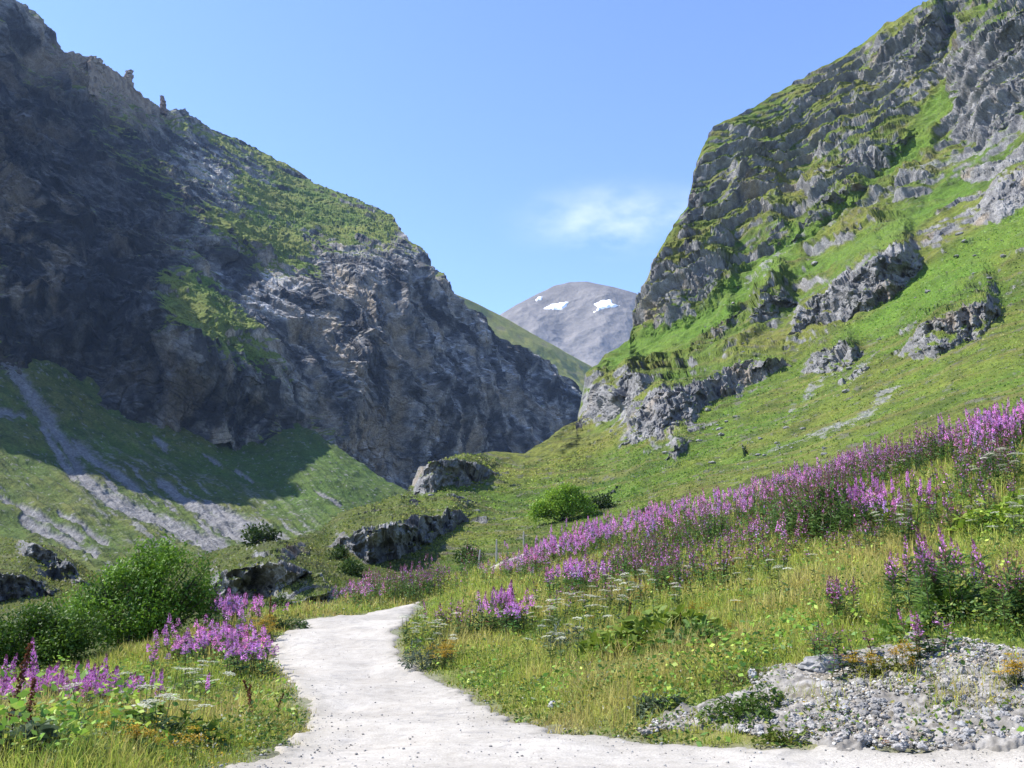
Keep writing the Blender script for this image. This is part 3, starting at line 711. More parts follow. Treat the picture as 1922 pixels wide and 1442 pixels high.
# ------------------------------------------------------------------ near ground: verge, track, flowery bank
def W3(px_, py_, d): return tuple(U(px_, py_, d))
gpts = [W3(*p) for p in [
    (700, 1442, 8), (1100, 1442, 8), (1900, 1442, 7.6), (480, 1442, 8), (720, 1350, 12), (900, 1390, 9.8), (700, 1300, 16), (640, 1220, 22), (650, 1170, 28), (720, 1150, 33), (780, 1134, 38),
    (560, 1380, 10.6), (300, 1442, 7.4), (0, 1442, 7), (0, 1370, 10), (300, 1350, 12), (500, 1270, 18), (540, 1180, 27), (440, 1180, 26), (270, 1280, 17.5), (60, 1310, 15), (200, 1275, 22), (0, 1280, 22), (400, 1200, 24), (480, 1160, 31),
    (760, 1245, 20), (870, 1295, 16.5), (950, 1345, 12.4), (1200, 1390, 9.8), (1500, 1410, 8.7), (860, 1210, 22), (1000, 1220, 18.5), (1000, 1290, 15), (1200, 1260, 14.2), (1400, 1290, 10.8), (1600, 1210, 11.6), (1900, 1210, 10.2), (1900, 1330, 8.5), (1600, 1330, 9.5),
    (1780, 1165, 12.6), (1922, 1100, 13.6), (1500, 1060, 22), (1300, 1090, 23.5), (1100, 1140, 24.5), (900, 1155, 28.5), (820, 1130, 35), (1700, 960, 25.5), (1922, 910, 23), (1922, 790, 40), (1600, 900, 42), (1300, 985, 45), (1100, 1035, 48), (960, 1050, 55), (1010, 1030, 58), (1060, 1018, 58), (890, 1075, 58), (760, 1125, 52), (660, 1145, 48), (600, 1150, 46), (2150, 720, 40), (2150, 900, 22), (2100, 1150, 11), (2100, 1330, 8.4)]]
gpts += [(0, 1.5, -1.68), (-4, 2.5, -1.75), (4.5, 2.5, -1.62), (-8, 6, -1.95), (9, 6, -1.0), (42, 66, 5.5), (26, 68, 4.6), (20, 78, 1.8), (10, 78, -.6), (2, 76, -3), (-10, 66, -6), (-25, 55, -8), (-42, 48, -9), (-40, 30, -7), (-14, 50, -5.4), (-15, 31, -4.2), (-24, 24, -4.6), (-30, 14, -4), (46, 30, 14), (40, 12, 11), (60, 70, 9), (-60, 80, -12), (60, 95, 2), (0, 95, -6)]
gpts = np.array(gpts)
GR = RBF(gpts[:, :2], gpts[:, 2], 10., 2e-3)
GX0, GY0, GST = -62.0, 0.0, 0.25
_gx, _gy = np.meshgrid(np.arange(GX0, 64, GST), np.arange(GY0, 98, GST))
_gz = GR(np.stack([_gx, _gy], -1))
_nn = np.stack([_gx, _gy, _gx * 0], -1).reshape(-1, 3)
_gz = _gz + (0.16 * fbm(_nn / 5.0 + 3, 3) + 0.05 * fbm(_nn / 1.3 + 9, 3)).reshape(_gz.shape)
def zg0(x, y): return bilin(_gz[..., None], GX0, GY0, GST, np.asarray(x, float), np.asarray(y, float))[..., 0]

def ground_at(px_, py_):
    """where the line of sight through a photo pixel meets the near ground"""
    px_, py_ = np.atleast_1d(np.asarray(px_, float)), np.atleast_1d(np.asarray(py_, float))
    ds = np.geomspace(4.0, 85, 900)
    out = np.full((len(px_), 3), np.nan)
    for a in range(0, len(px_), 2000):
        Q = U(px_[a:a + 2000, None], py_[a:a + 2000, None], ds[None])
        below = Q[..., 2] < zg0(Q[..., 0], Q[..., 1])
        k = below.argmax(1); ok = below.any(1) & (k > 0)
        out[a:a + 2000][ok] = Q[np.arange(len(k)), k][ok]
    return out
def gpoly(pts): return ground_at([p[0] for p in pts], [p[1] for p in pts])[:, :2]

ROAD_PX = [(470, 1441), (552, 1402), (588, 1352), (572, 1318), (536, 1268), (510, 1224), (522, 1196), (562, 1166), (620, 1160), (690, 1152), (740, 1142), (786, 1131), (775, 1150), (746, 1185), (742, 1210), (762, 1244), (806, 1270), (870, 1300), (950, 1352), (1060, 1380), (1180, 1394), (1330, 1408), (1500, 1412), (1700, 1411), (1921, 1407)]
rp = gpoly(ROAD_PX)
rp = np.vstack([rp, [(9, 6.6), (9, 1.2), (-1.9, 1.2), (-2.05, 5.6)]])
rp2 = gpoly([(905, 1074), (940, 1056), (985, 1040), (1050, 1022), (1075, 1016), (1065, 1024), (1000, 1042), (950, 1060)])
GRAVEL_PX = [(1225, 1378), (1262, 1345), (1330, 1320), (1400, 1290), (1500, 1246), (1600, 1226), (1720, 1214), (1921, 1222), (1921, 1405), (1760, 1405), (1560, 1396), (1400, 1386), (1320, 1384)]
gp = gpoly(GRAVEL_PX); gp = np.vstack([gp[:8], [(9.5, 9.9), (9.5, 6.9)], gp[8:]])
def road_sd(xy): return np.minimum(sdf_poly(xy, rp), sdf_poly(xy, rp2))
def wob2(xy, s, a): 
    p = np.concatenate([xy, np.zeros((len(xy), 1))], 1) / s
    return a * fbm(p, 3)
EDGE = lambda xy: wob2(xy, 0.9, 0.16) + wob2(xy, 0.3, 0.10) + wob2(xy, 0.1, 0.04)

d_ = np.geomspace(1.2, 96, 470); a_ = np.concatenate([np.linspace(-1.5, -0.75, 60)[:-1], np.linspace(-0.75, 0.75, 560), np.linspace(0.75, 1.5, 60)[1:]])
X = a_[None] * d_[:, None]; Y = np.repeat(d_[:, None], len(a_), 1)
X = np.clip(X, -60, 62)
xy = np.stack([X, Y], -1).reshape(-1, 2)
sd = road_sd(xy); gs = sdf_poly(xy, gp)
p3 = np.concatenate([xy, np.zeros((len(xy), 1))], 1)
n1 = fbm(p3 / 2.2, 4); n2 = fbm(p3 / 0.5 + 4, 3)
Zg = zg0(X, Y).ravel() + 0.03 * n2 * sstep(0, 0.5, sd)
col = lerp(np.array([0.095, 0.13, 0.026]), np.array([0.17, 0.155, 0.055]), np.clip(0.45 + n1 * 0.8 + 0.4 * n2, 0, 1))
col = lerp(col, np.array([0.16, 0.15, 0.12]), sstep(0.35, 0.0, sd) * 0.7)
P = np.stack([X.ravel(), Y.ravel(), Zg], -1)
me = mk_mesh('meadow_ground', P, grid_faces(len(a_), len(d_)), col, True, [M_GROUND])
tag(link('meadow_ground', me), kind='structure')

def sheet(name, sdfun, lift, drop, box, d0, d1, nd, na, colfun, mat, rough):
    """a ground sheet whose rim sinks below the meadow: the visible border is where the two surfaces meet"""
    dd = np.geomspace(d0, d1, nd); aa = np.linspace(box[0], box[1], na)
    X = aa[None] * dd[:, None]; Y = np.repeat(dd[:, None], na, 1); xy = np.stack([X, Y], -1).reshape(-1, 2)
    s = sdfun(xy) + EDGE(xy)
    p3 = np.concatenate([xy, np.zeros((len(xy), 1))], 1)
    z = zg0(X, Y).ravel() + lift + rough(p3, s) - drop * sstep(-0.10, 0.22, s)
    c = colfun(p3, s)
    F = grid_faces(na, nd)
    F = F[(s < 0.35)[F].any(1)]
    idx = np.unique(F); mp = np.full(len(s), -1, np.int32); mp[idx] = np.arange(len(idx))
    P = np.stack([X.ravel(), Y.ravel(), z], -1)
    return tag(link(name, mk_mesh(name, P[idx], mp[F], c[idx], True, [mat])), kind='structure')

def road_col(p, s):
    n = fbm(p / 1.6, 4); m = fbm(p / 0.22 + 7, 4); t = fbm(p * np.array([1, 0.35, 1]) / 0.7 + 3, 4)
    c = lerp(np.array([0.29, 0.268, 0.232]), np.array([0.37, 0.346, 0.305]), np.clip(0.6 + n * 0.7 + 0.5 * m, 0, 1))
    c = lerp(c, np.array([0.15, 0.145, 0.14]), sstep(0.34, 0.75, m + 0.5 * t) * 0.42)
    return lerp(c, np.array([0.17, 0.155, 0.12]), sstep(-0.5, 0.05, s + 0.2 * m) * 0.45)
def road_rough(p, s): return 0.005 * fbm(p / 0.16, 3) + 0.006 * fbm(p / 1.4, 2) + 0.006 * ridged(p * np.array([1, .4, 1]) / 0.8, 2)
sheet('gravel_track', road_sd, 0.035, 0.22, (-1.3, 1.3), 1.3, 64, 620, 900, road_col, M_ROAD, road_rough)
def grav_col(p, s):
    n = fbm(p / 0.8, 4); m = fbm(p / 0.12 + 7, 4)
    c = lerp(np.array([0.13, 0.12, 0.105]), np.array([0.26, 0.245, 0.222]), np.clip(0.5 + n * 0.45 + m * 0.7, 0, 1))
    return lerp(c, np.array([0.085, 0.07, 0.04]), sstep(0.2, 0.6, n - 0.2 * m) * 0.6)
def grav_rough(p, s): return 0.02 * fbm(p / 0.06, 3) + 0.02 * fbm(p / 0.12, 4) + 0.04 * np.clip(fbm(p / 1.1 + 2, 2), -.4, 1) + 0.02 * ridged(p / 0.25, 3)
sheet('gravel_bank', lambda xy: sdf_poly(xy, gp) + wob2(xy, .8, .32), 0.03, 0.25, (0.08, 1.0), 6.2, 14, 420, 620, grav_col, M_STONE, grav_rough)
def on_ground(x, y): return zg0(x, y)

# ------------------------------------------------------------------ grass
def seen(xyz):
    u, w = proj(xyz)
    return (u > -420) & (u < 2380) & (w > 500) & (w < 1520)
def sample_ground(n, dmin, dmax, pw=1.0, amax=0.88):
    """ground points thinned with distance about as a photograph thins them"""
    t = rng.rand(n)
    d = dmin * (dmax / dmin) ** (t ** pw)
    x = (rng.rand(n) * 2 - 1) * amax * d
    return np.stack([x, d], -1)

def blades(name, xy, h, w, lean, col, tipcol, straw, kind='stuff'):
    n = len(xy)
    z = on_ground(xy[:, 0], xy[:, 1]) - 0.02
    az = rng.rand(n) * 2 * np.pi; fa = rng.rand(n) * 2 * np.pi
    side = np.stack([np.cos(fa), np.sin(fa), np.zeros(n)], -1) * (w * 0.5)[:, None]
    l = (rng.rand(n) ** 1.3 * lean)
    dirv = np.stack([np.cos(az) * np.sin(l), np.sin(az) * np.sin(l), np.cos(l)], -1)
    l2 = l * 1.8 + 0.1
    dir2 = np.stack([np.cos(az) * np.sin(l2), np.sin(az) * np.sin(l2), np.cos(l2)], -1)
    b = np.concatenate([xy, z[:, None]], 1)
    m = b + dirv * (h * 0.55)[:, None]; t = m + dir2 * (h * 0.45)[:, None]
    V = np.stack([b - side, b + side, m + side * 0.9, m - side * 0.9, t], 1).reshape(-1, 3)
    i = np.arange(n)[:, None] * 5
    c = np.repeat(col[:, None], 5, 1).copy()
    c[:, 4] = np.where(straw[:, None], tipcol, c[:, 4]); c[:, 2:4] = np.where(straw[:, None, None], (c[:, 2:4] + tipcol[:, None]) / 2, c[:, 2:4])
    o = link(name, mk_mesh(name, V, [i + np.array([[0, 1, 2, 3]]), i + np.array([[3, 2, 4]])], c.reshape(-1, 3), False, [M_GRASS]))
    if kind: o['kind'] = kind
    return o
def meadow_tone(xy):
    p = np.concatenate([xy, np.zeros((len(xy), 1))], 1)
    return fbm(p / 4.5 + 21, 3), fbm(p / 0.8 + 5, 3)
G1, G2, G3 = np.array([0.19, 0.30, 0.040]), np.array([0.36, 0.42, 0.062]), np.array([0.48, 0.42, 0.125])
RUST = np.array([0.16, 0.085, 0.045])
def grass_layer(name, n, dmin, dmax, hs, seed):
    xy = sample_ground(n, dmin, dmax, 0.9)
    sd = road_sd(xy) + EDGE(xy) * 0.8; gs = sdf_poly(xy, gp)
    gs = gs + wob2(xy, .8, .32); a, b = meadow_tone(xy)
    keep = (sd > -0.06) & ((gs > 0.0) | ((a + b > 0.0) & (rng.rand(n) < 0.55))) & seen(np.concatenate([xy, on_ground(xy[:, 0], xy[:, 1])[:, None]], 1))
    keep &= rng.rand(n) < np.clip(0.30 + 0.70 * sstep(-0.06, 0.4, sd) + 0.3 * b, 0, 1)
    xy, sd, gs, a, b = xy[keep], sd[keep], gs[keep], a[keep], b[keep]
    n = len(xy); d = xy[:, 1]
    short = (0.30 + 0.70 * sstep(0.0, 1.0, sd)) * np.where(gs < 0.4, 0.65, 1.0)
    h = hs * short * (0.45 + 0.8 * rng.rand(n)) * (1 + 0.5 * a) * (1 + 0.7 * b)
    w = np.maximum(0.006, 0.00085 * d) * (0.6 + 0.8 * rng.rand(n))
    t = np.clip(0.5 + 0.75 * a + 0.5 * b + 0.22 * rng.randn(n), 0, 1)
    col = np.where((t < 0.5)[:, None], lerp(G1, G2, t * 2), lerp(G2, G3, t * 2 - 1))
    red = (rng.rand(n) < 0.10 + 0.30 * sstep(0.6, 0.1, sd) * (xy[:, 0] < 0.2 * d)); col[red] = col[red] * 0.5 + RUST * 0.5
    col *= (0.75 + 0.5 * rng.rand(n))[:, None]
    tip = np.where((rng.rand(n) < 0.8)[:, None], np.array([0.30, 0.26, 0.10]), np.array([0.26, 0.15, 0.09])) * (0.7 + 0.5 * rng.rand(n))[:, None]
    return blades(name, xy, h, w, 1.0, col, tip, rng.rand(n) < 0.16 + 0.22 * (a > 0.15))
grass_layer('meadow_grass', 340000, 6.0, 30, 0.27, 1)
grass_layer('meadow_grass', 210000, 22, 66, 0.34, 2)

def hill_turf(n):
    """tussocks on the nearer hillside"""
    P = P_HILL.reshape(-1, 3); w = (HILL_GR.ravel() > .55) & (P[:, 1] < 240) & (P[:, 1] > 55)
    u_, v_ = proj(P); w &= (v_ < 1150) & (u_ > -260) & (u_ < 2200)
    k = rng.choice(np.where(w)[0], n); d = P[k, 1]; b = P[k] + rng.normal(size=(n, 3)) * np.array([.25, .5, 0.0]) * (d / 120)[:, None]
    b[:, 2] = P[k, 2] - .08
    az = rng.rand(n) * 6.28; fa = rng.normal(size=n) * .9; l = rng.rand(n) * 1.1
    s = np.stack([np.cos(fa), np.sin(fa), 0 * fa], -1) * (d * .0011 * (.5 + rng.rand(n)))[:, None]
    h = (.10 + .0009 * d) * (.5 + rng.rand(n))
    t = b + np.stack([np.cos(az) * np.sin(l), np.sin(az) * np.sin(l), np.cos(l)], -1) * h[:, None]
    V = np.stack([b - s, b + s, t + s * .5, t - s * .5], 1).reshape(-1, 3)
    c = HILL_C.reshape(-1, 3)[k] * (2.0 + 1.2 * rng.rand(n))[:, None]; m = rng.rand(n) < .12; c[m] = c[m] * .6 + np.array([.16, .13, .05]); m = rng.rand(n) < .07; c[m] *= .45
    o = link('hillside_turf', mk_mesh('hillside_turf', V, np.arange(n * 4).reshape(-1, 4), np.repeat(c, 4, 0), False, [M_GRASS])); o['kind'] = 'stuff'
hill_turf(105000)

def leaf_scatter(name, n, dmin, dmax, amp, thr, cols, size, hmax, cond=None):
    """small herb leaves at many heights among the grass"""
    xy = sample_ground(n, dmin, dmax, 0.9)
    sd = road_sd(xy) + EDGE(xy) * 0.8; gs = sdf_poly(xy, gp)
    p = np.concatenate([xy, np.zeros((len(xy), 1))], 1)
    k = fbm(p / 1.6 + amp, 3)
    keep = (sd > 0.08) & (k > thr) & ((gs > 0.15) | (rng.rand(n) < .4)) & seen(np.concatenate([xy, on_ground(xy[:, 0], xy[:, 1])[:, None]], 1))
    if cond is not None: keep &= cond(xy)
    xy, k, sd = xy[keep], k[keep], sd[keep]; n = len(xy)
    z = on_ground(xy[:, 0], xy[:, 1]) + rng.rand(n) * hmax * np.clip(0.3 + k, 0.2, 1) * sstep(0.0, 0.8, sd + 0.2)
    s = np.maximum(size, 0.0016 * xy[:, 1]) * (0.5 + rng.rand(n))
    ax = rng.normal(size=(n, 3)); ax[:, 2] *= 0.5; ax /= np.linalg.norm(ax, axis=1)[:, None]
    nb = np.cross(ax, rng.normal(size=(n, 3))); nb /= np.linalg.norm(nb, axis=1)[:, None]
    b = np.concatenate([xy, z[:, None]], 1)
    V = np.stack([b, b + ax * (s * 0.5)[:, None] + nb * (s * 0.28)[:, None], b + ax * s[:, None], b + ax * (s * 0.5)[:, None] - nb * (s * 0.28)[:, None]], 1).reshape(-1, 3)
    c = cols[rng.randint(len(cols), size=n)] * (0.7 + 0.6 * rng.rand(n))[:, None]
    o = link(name, mk_mesh(name, V, np.arange(n * 4).reshape(-1, 4), np.repeat(c, 4, 0), False, [M_PLANT])); o['kind'] = 'stuff'
    return o
leaf_scatter('meadow_herbs', 350000, 6.6, 62, 3.0, -0.12, np.array([[0.075, 0.145, 0.022], [0.13, 0.22, 0.03], [0.24, 0.31, 0.042], [0.095, 0.17, 0.04], [0.30, 0.31, 0.055]]), 0.045, 0.42)
leaf_scatter('leafy_herbs', 90000, 6.6, 62, 14.0, 0.24, np.array([[0.12, 0.22, 0.028], [0.17, 0.28, 0.035], [0.085, 0.17, 0.03], [0.26, 0.33, 0.05]]), 0.075, 0.62)
leaf_scatter('yellow_meadow_flowers', 110000, 6.6, 60, 40.0, 0.22, np.array([[0.34, 0.22, 0.012], [0.30, 0.24, 0.03], [0.25, 0.24, 0.08]]), 0.022, 0.5)
leaf_scatter('pale_meadow_flowers', 40000, 6.6, 60, 60.0, 0.16, np.array([[0.34, 0.33, 0.27], [0.30, 0.30, 0.20]]), 0.026, 0.5)
# ------------------------------------------------------------------ plant templates
def tube(pts, rad, m=5):
    pts = np.asarray(pts, float); n = len(pts)
    t = np.gradient(pts, axis=0); t /= np.linalg.norm(t, axis=1)[:, None] + 1e-9
    up = np.array([0.3, 0.9, 0.1]); a = np.cross(t, up); a /= np.linalg.norm(a, axis=1)[:, None] + 1e-9; b = np.cross(t, a)
    th = np.linspace(0, 2 * np.pi, m, endpoint=False)
    V = (pts[:, None] + (np.cos(th)[None, :, None] * a[:, None] + np.sin(th)[None, :, None] * b[:, None]) * np.asarray(rad)[:, None, None]).reshape(-1, 3)
    idx = np.arange(n * m).reshape(n, m)
    F = np.stack([idx[:-1], np.roll(idx, -1, 1)[:-1], np.roll(idx, -1, 1)[1:], idx[1:]], -1).reshape(-1, 4)
    return V, F
class Parts:
    def __init__(s): s.V, s.F, s.C, s.n = [], [], [], 0
    def add(s, V, F, c):
        V = np.asarray(V, np.float32); c = np.asarray(c, np.float32)
        if c.ndim == 1: c = np.tile(c, (len(V), 1))
        s.V.append(V); s.F.append(np.asarray(F, np.int32) + s.n); s.C.append(c); s.n += len(V)
    def quads(s, b, ax, nb, L, wd, c):
        """leaf diamonds: base, side, tip, side"""
        n = len(b); L = np.broadcast_to(L, n)[:, None]; wd = np.broadcast_to(wd, n)[:, None]
        V = np.stack([b, b + ax * L * .45 + nb * wd * .5, b + ax * L, b + ax * L * .45 - nb * wd * .5], 1).reshape(-1, 3)
        s.add(V, np.arange(n * 4).reshape(-1, 4), np.repeat(c, 4, 0))
    def arrays(s):
        t = [f for f in s.F if f.shape[1] == 3]; q = [f for f in s.F if f.shape[1] == 4]
        return np.concatenate(s.V), [np.concatenate(x) for x in (t, q) if x], np.concatenate(s.C)
    def mesh(s, name, mat=None, smooth=False):
        V, F, c = s.arrays(); return mk_mesh(name, V, F, c, smooth, [mat or M_PLANT])
def unit(v): return v / (np.linalg.norm(v, axis=-1, keepdims=True) + 1e-9)

def fireweed(h, nleaf, nflow, leafy, bloom, seed, fat=1.0):
    r = np.random.RandomState(seed)
    bend = r.normal(size=2) * 0.06 * h
    def axis(t): return np.stack([bend[0] * t ** 2, bend[1] * t ** 2, t * h], -1)
    S, L, B = Parts(), Parts(), Parts()
    tt = np.linspace(0, 1, 6); V, F = tube(axis(tt), 0.006 * fat * (1.15 - tt), 3)
    S.add(V, F, np.array([0.075, 0.062, 0.030]))
    t = 0.06 + (0.70) * r.rand(nleaf); a = np.arange(nleaf) * 2.4 + r.rand(nleaf) * .6
    el = 0.55 - 0.5 * (1 - t) + 0.25 * r.randn(nleaf)
    ax = np.stack([np.cos(a) * np.cos(el), np.sin(a) * np.cos(el), np.sin(el)], -1)
    nb = unit(np.cross(ax, [0, 0, 1]) + 0.4 * r.normal(size=(nleaf, 3)))
    lc = lerp(np.array([0.050, 0.11, 0.026]), np.array([0.11, 0.185, 0.038]), r.rand(nleaf)); red = r.rand(nleaf) < 0.06; lc[red] = [0.12, 0.05, 0.03]
    L.quads(axis(t), ax, nb, (0.14 - 0.05 * t) * leafy * (0.75 + .5 * r.rand(nleaf)), 0.026 * leafy * fat, lc)
    t0 = 0.66
    t = t0 + (0.985 - t0) * r.rand(nflow) ** 0.85; a = r.rand(nflow) * 6.283
    k = (t - t0) / (1 - t0)
    R_ = 0.052 * fat * (1 - 0.85 * k) ** 0.8 * (0.55 + .6 * r.rand(nflow))
    out = np.stack([np.cos(a), np.sin(a), np.full(nflow, -0.15)], -1)
    b = axis(t) + out * R_[:, None]
    ax = unit(np.cross(out, r.normal(size=(nflow, 3)))); nb = unit(np.cross(out, ax) + 0.5 * r.normal(size=(nflow, 3)))
    sz = 0.036 * (1 - 0.5 * k) * (fat ** 0.7)
    pc = lerp(np.array([0.48, 0.14, 0.44]), np.array([0.70, 0.31, 0.63]), r.rand(nflow))
    pc = np.where((r.rand(nflow) > bloom)[:, None], np.array([0.20, 0.085, 0.09]), pc)          # pods and buds
    pc = np.where((k > 0.8)[:, None], np.array([0.18, 0.05, 0.13]), pc)
    V, F = tube(axis(np.linspace(.55, 1, 4)), [.004] * 4, 3); B.add(V, F, np.array([0.13, 0.06, 0.05]))
    B.quads(b - ax * sz[:, None] * .5, ax, nb, sz, sz * 0.95, pc)
    n2 = max(6, nflow // 5); a = r.rand(n2) * 6.283; t = 0.56 + 0.12 * r.rand(n2)                                                             # seed pods below
    ax = np.stack([np.cos(a) * .7, np.sin(a) * .7, np.full(n2, .7)], -1)
    B.quads(axis(t), ax, unit(np.cross(ax, [0, 0, 1])), 0.07, 0.008 * fat, np.tile(np.array([0.14, 0.07, 0.07]), (n2, 1)))
    return S, L, B

# ---- where the fireweed grows: (label place, foot px, foot py, spread x, spread y, count, height, leafiness, bloom)
CL = [
    ('beside the big leafy plant above the gravel', 1765, 1166, 85, 18, 44, 1.15, 1.25, .35),
    ('in the lone lower right meadow clump', 1572, 1172, 42, 8, 13, .95, 1.0, .3),
    ('at the right edge above the gravel', 1915, 1172, 45, 16, 20, 1.05, 1.35, .05),
    ('standing in the stones of the gravel bank', 1560, 1262, 60, 28, 12, .62, 1.0, .12),
    ('standing in the stones at far right', 1745, 1240, 60, 20, 10, .55, .9, .25),
    ('in the dark leafy mid meadow thicket', 1525, 1010, 75, 14, 130, 1.5, 1.5, .14),
    ('in the drift right of the dark thicket', 1625, 992, 85, 16, 70, 1.15, .9, .95),
    ('below the dark mid meadow thicket', 1430, 1035, 90, 14, 34, .95, 1.0, .5),
    ('in the pink row under the big shrub', 150, 1352, 150, 10, 75, .82, .9, .95),
    ('in the pink row under the big shrub', 20, 1362, 50, 12, 16, .8, .9, 1.0),
    ('where the left verge meets the track', 462, 1268, 40, 12, 36, .8, .9, .95),
    ('between the big shrub and the track', 385, 1236, 95, 26, 125, .85, .9, .75),
    ('above the verge right of the big shrub', 445, 1182, 50, 16, 60, 1.1, .9, .8),
    ('in the clump just right of the track bend', 950, 1192, 42, 12, 40, 1.15, 1.15, .75),
    ('beside the white umbels right of the track bend', 850, 1200, 60, 12, 20, .85, .9, .3),
    ('scattered in the grass left of the dark thicket', 1220, 1095, 160, 30, 110, 1.0, 1.1, .4),
    ('in the purple patch mid lower drift', 1085, 1118, 55, 12, 46, 1.1, .95, .8),
    ('in a green clump mid meadow', 1256, 1106, 36, 10, 26, .95, 1.35, .03),
]
CLFAR = [   # the long drifts higher up, too many to count
    (2080, 850, 90, 30, 160, 1.2, 1.0, .6), (2120, 760, 90, 20, 120, 1.2, 1.0, .6), (-140, 1350, 90, 14, 40, .85, .9, .9), (1175, 1010, 130, 26, 330, 1.3, .9, .95), (1420, 955, 190, 20, 280, 1.3, 1.0, .7), (1480, 985, 120, 12, 70, 1.5, 1.3, .1), (1330, 1005, 150, 20, 150, 1.15, 1.2, .1), (1330, 1000, 150, 20, 60, 1.25, 1.1, .5), (1250, 1050, 120, 20, 60, 1.0, 1.1, .35), (1200, 1060, 130, 18, 80, .9, 1.2, .1), (1600, 912, 130, 20, 200, 1.3, .95, .45), (1740, 865, 120, 22, 240, 1.3, .95, .4), (1870, 838, 75, 22, 240, 1.35, .95, .95),
    (1860, 900, 70, 16, 60, 1.3, 1.2, .3), (1700, 900, 80, 14, 60, 1.2, 1.2, .3), (1330, 940, 100, 10, 170, 1.2, .9, .75), (1060, 1050, 80, 12, 130, 1.1, .9, .8), (930, 1042, 30, 8, 80, 1.5, 1.2, .95), (1015, 1010, 50, 6, 70, 1.3, 1.2, .4), (880, 1075, 30, 9, 40, 1.5, 1.3, .08),
    (800, 1112, 60, 14, 110, 1.2, 1.1, .4), (730, 1128, 60, 9, 70, 1.1, 1.2, .15), (670, 1140, 40, 6, 36, 1.1, 1.0, .5), (700, 1118, 60, 8, 50, 1.2, 1.0, .3), (1860, 780, 70, 12, 110, 1.3, .9, .4), (1500, 925, 120, 12, 180, 1.3, .9, .6), (960, 1085, 60, 14, 70, 1.0, 1.0, .5), (400, 1180, 40, 10, 40, 1.0, .9, .7)]
plants = []
for ci, (lab, cx, cy, rx, ry, n, h, lf, bl) in enumerate(CL):
    for k in range(n):
        g = rng.normal(size=2) * 0.55
        plants.append((cx + g[0] * rx, cy + g[1] * ry - g[0] * 0.22 * ry, h * (0.78 + .4 * rng.rand()), lf, bl, ci))
for (cx, cy, rx, ry, n, h, lf, bl) in CLFAR:
    tilt = -0.32 if cx > 1000 else 0
    for k in range(int(n * 1.35)):
        g = np.clip(rng.normal(size=2) * 0.6, -1.3, 1.3)
        plants.append((cx + g[0] * rx, cy + g[1] * ry + g[0] * rx * tilt, h * (0.75 + .45 * rng.rand()), lf, bl, -1))
for k in range(420):                                        # stragglers all over the bank
    plants.append((1000 + 920 * rng.rand(), 0, .5 + .6 * rng.rand(), 1.0, .25, -1))
pl = np.array([p[:5] for p in plants]); own = np.array([p[5] for p in plants])
z0 = pl[:, 1] == 0
pl[z0, 1] = 1075 - (pl[z0, 0] - 1000) * 0.22 + 110 * rng.rand(z0.sum())
gpos = ground_at(pl[:, 0], pl[:, 1])
ok = ~np.isnan(gpos[:, 0])
ok &= np.where(ok, road_sd(np.nan_to_num(gpos[:, :2])) > 0.12, False)
pl, own, gpos = pl[ok], own[ok], gpos[ok]
gn = fbm(gpos / 2.4 + 31, 3); gn2 = fbm(gpos / 0.9 + 77, 2)
pl[:, 2] *= .9 + .35 * gn + .2 * gn2                       # drifts rise and fall, with gaps between clumps
kp = (own >= 0) | (gn + .35 * rng.rand(len(pl)) > -.1)
pl, own, gpos = pl[kp], own[kp], gpos[kp]
size = pl[:, 2] / gpos[:, 1]
cand = np.where(own >= 0)[0]
ind = cand[np.argsort(-size[cand])[:296]]
isind = np.zeros(len(pl), bool); isind[ind] = True
TPL = {}
def template(h, lf, bl):
    lk = 0 if lf < 1.0 else (1 if lf < 1.2 else 2); bk = 0 if bl < .15 else (1 if bl < .5 else 2)
    key = (lk, bk, rng.randint(2))
    if key not in TPL:
        S, L, B = fireweed(1.0, (40, 52, 74)[lk], (16, 60, 120)[bk], (.9, 1.05, 1.3)[lk], (.15, .5, .95)[bk], 100 + len(TPL))
        TPL[key] = (S.mesh('fireweed_stem'), L.mesh('fireweed_leaves'), B.mesh('fireweed_flower_spike'))
    return TPL[key]
for i in ind:
    ms, ml, mb = template(pl[i, 2], pl[i, 3], pl[i, 4])
    lab = CL[own[i]][0]
    bl = CL[own[i]][8]
    what = 'slender leafy fireweed with hardly any flowers ' if bl < .2 else ('tall bright purple fireweed ' if bl > .6 else 'leafy fireweed with a sparse pink spike ')
    o = link('fireweed', ms, None, (gpos[i, 0], gpos[i, 1], on_ground(gpos[i, 0], gpos[i, 1]) - 0.03))
    s = pl[i, 2]; o.scale = (s * .5 + .5, s * .5 + .5, s); o.rotation_euler = (rng.normal() * .07, rng.normal() * .07, rng.rand() * 6.28)
    tag(o, what + lab, 'fireweed', 'fireweed ' + lab)
    link('leaves', ml, o); link('flower_spike', mb, o)
def replicate(name, sets, who, mat=M_PLANT):
    """many plants of a drift as one mass"""
    V, Q, Cc, n = [], [], [], 0
    for j, (tv, tf, tcol) in enumerate(sets):
        ids = who[np.arange(len(who)) % len(sets) == j]
        for i in ids:
            a = rng.rand() * 6.28; c, s = math.cos(a), math.sin(a); h = pl[i, 2]
            M = np.array([[c, s, 0], [-s, c, 0], [rng.normal() * .07, rng.normal() * .07, h]])
            V.append(tv @ M + np.array([gpos[i, 0], gpos[i, 1], on_ground(gpos[i, 0], gpos[i, 1]) - .03])); Q.append(tf + n); n += len(tv)
            Cc.append(tcol * (0.78 + .5 * rng.rand()) * np.array([1 + .12 * rng.randn(), 1 + .1 * rng.rand(), 1 + .06 * rng.randn()]))
    V = np.concatenate(V); F = np.concatenate(Q); Cc = np.concatenate(Cc)
    o = link(name, mk_mesh(name, V, F, Cc, False, [mat])); o['kind'] = 'stuff'
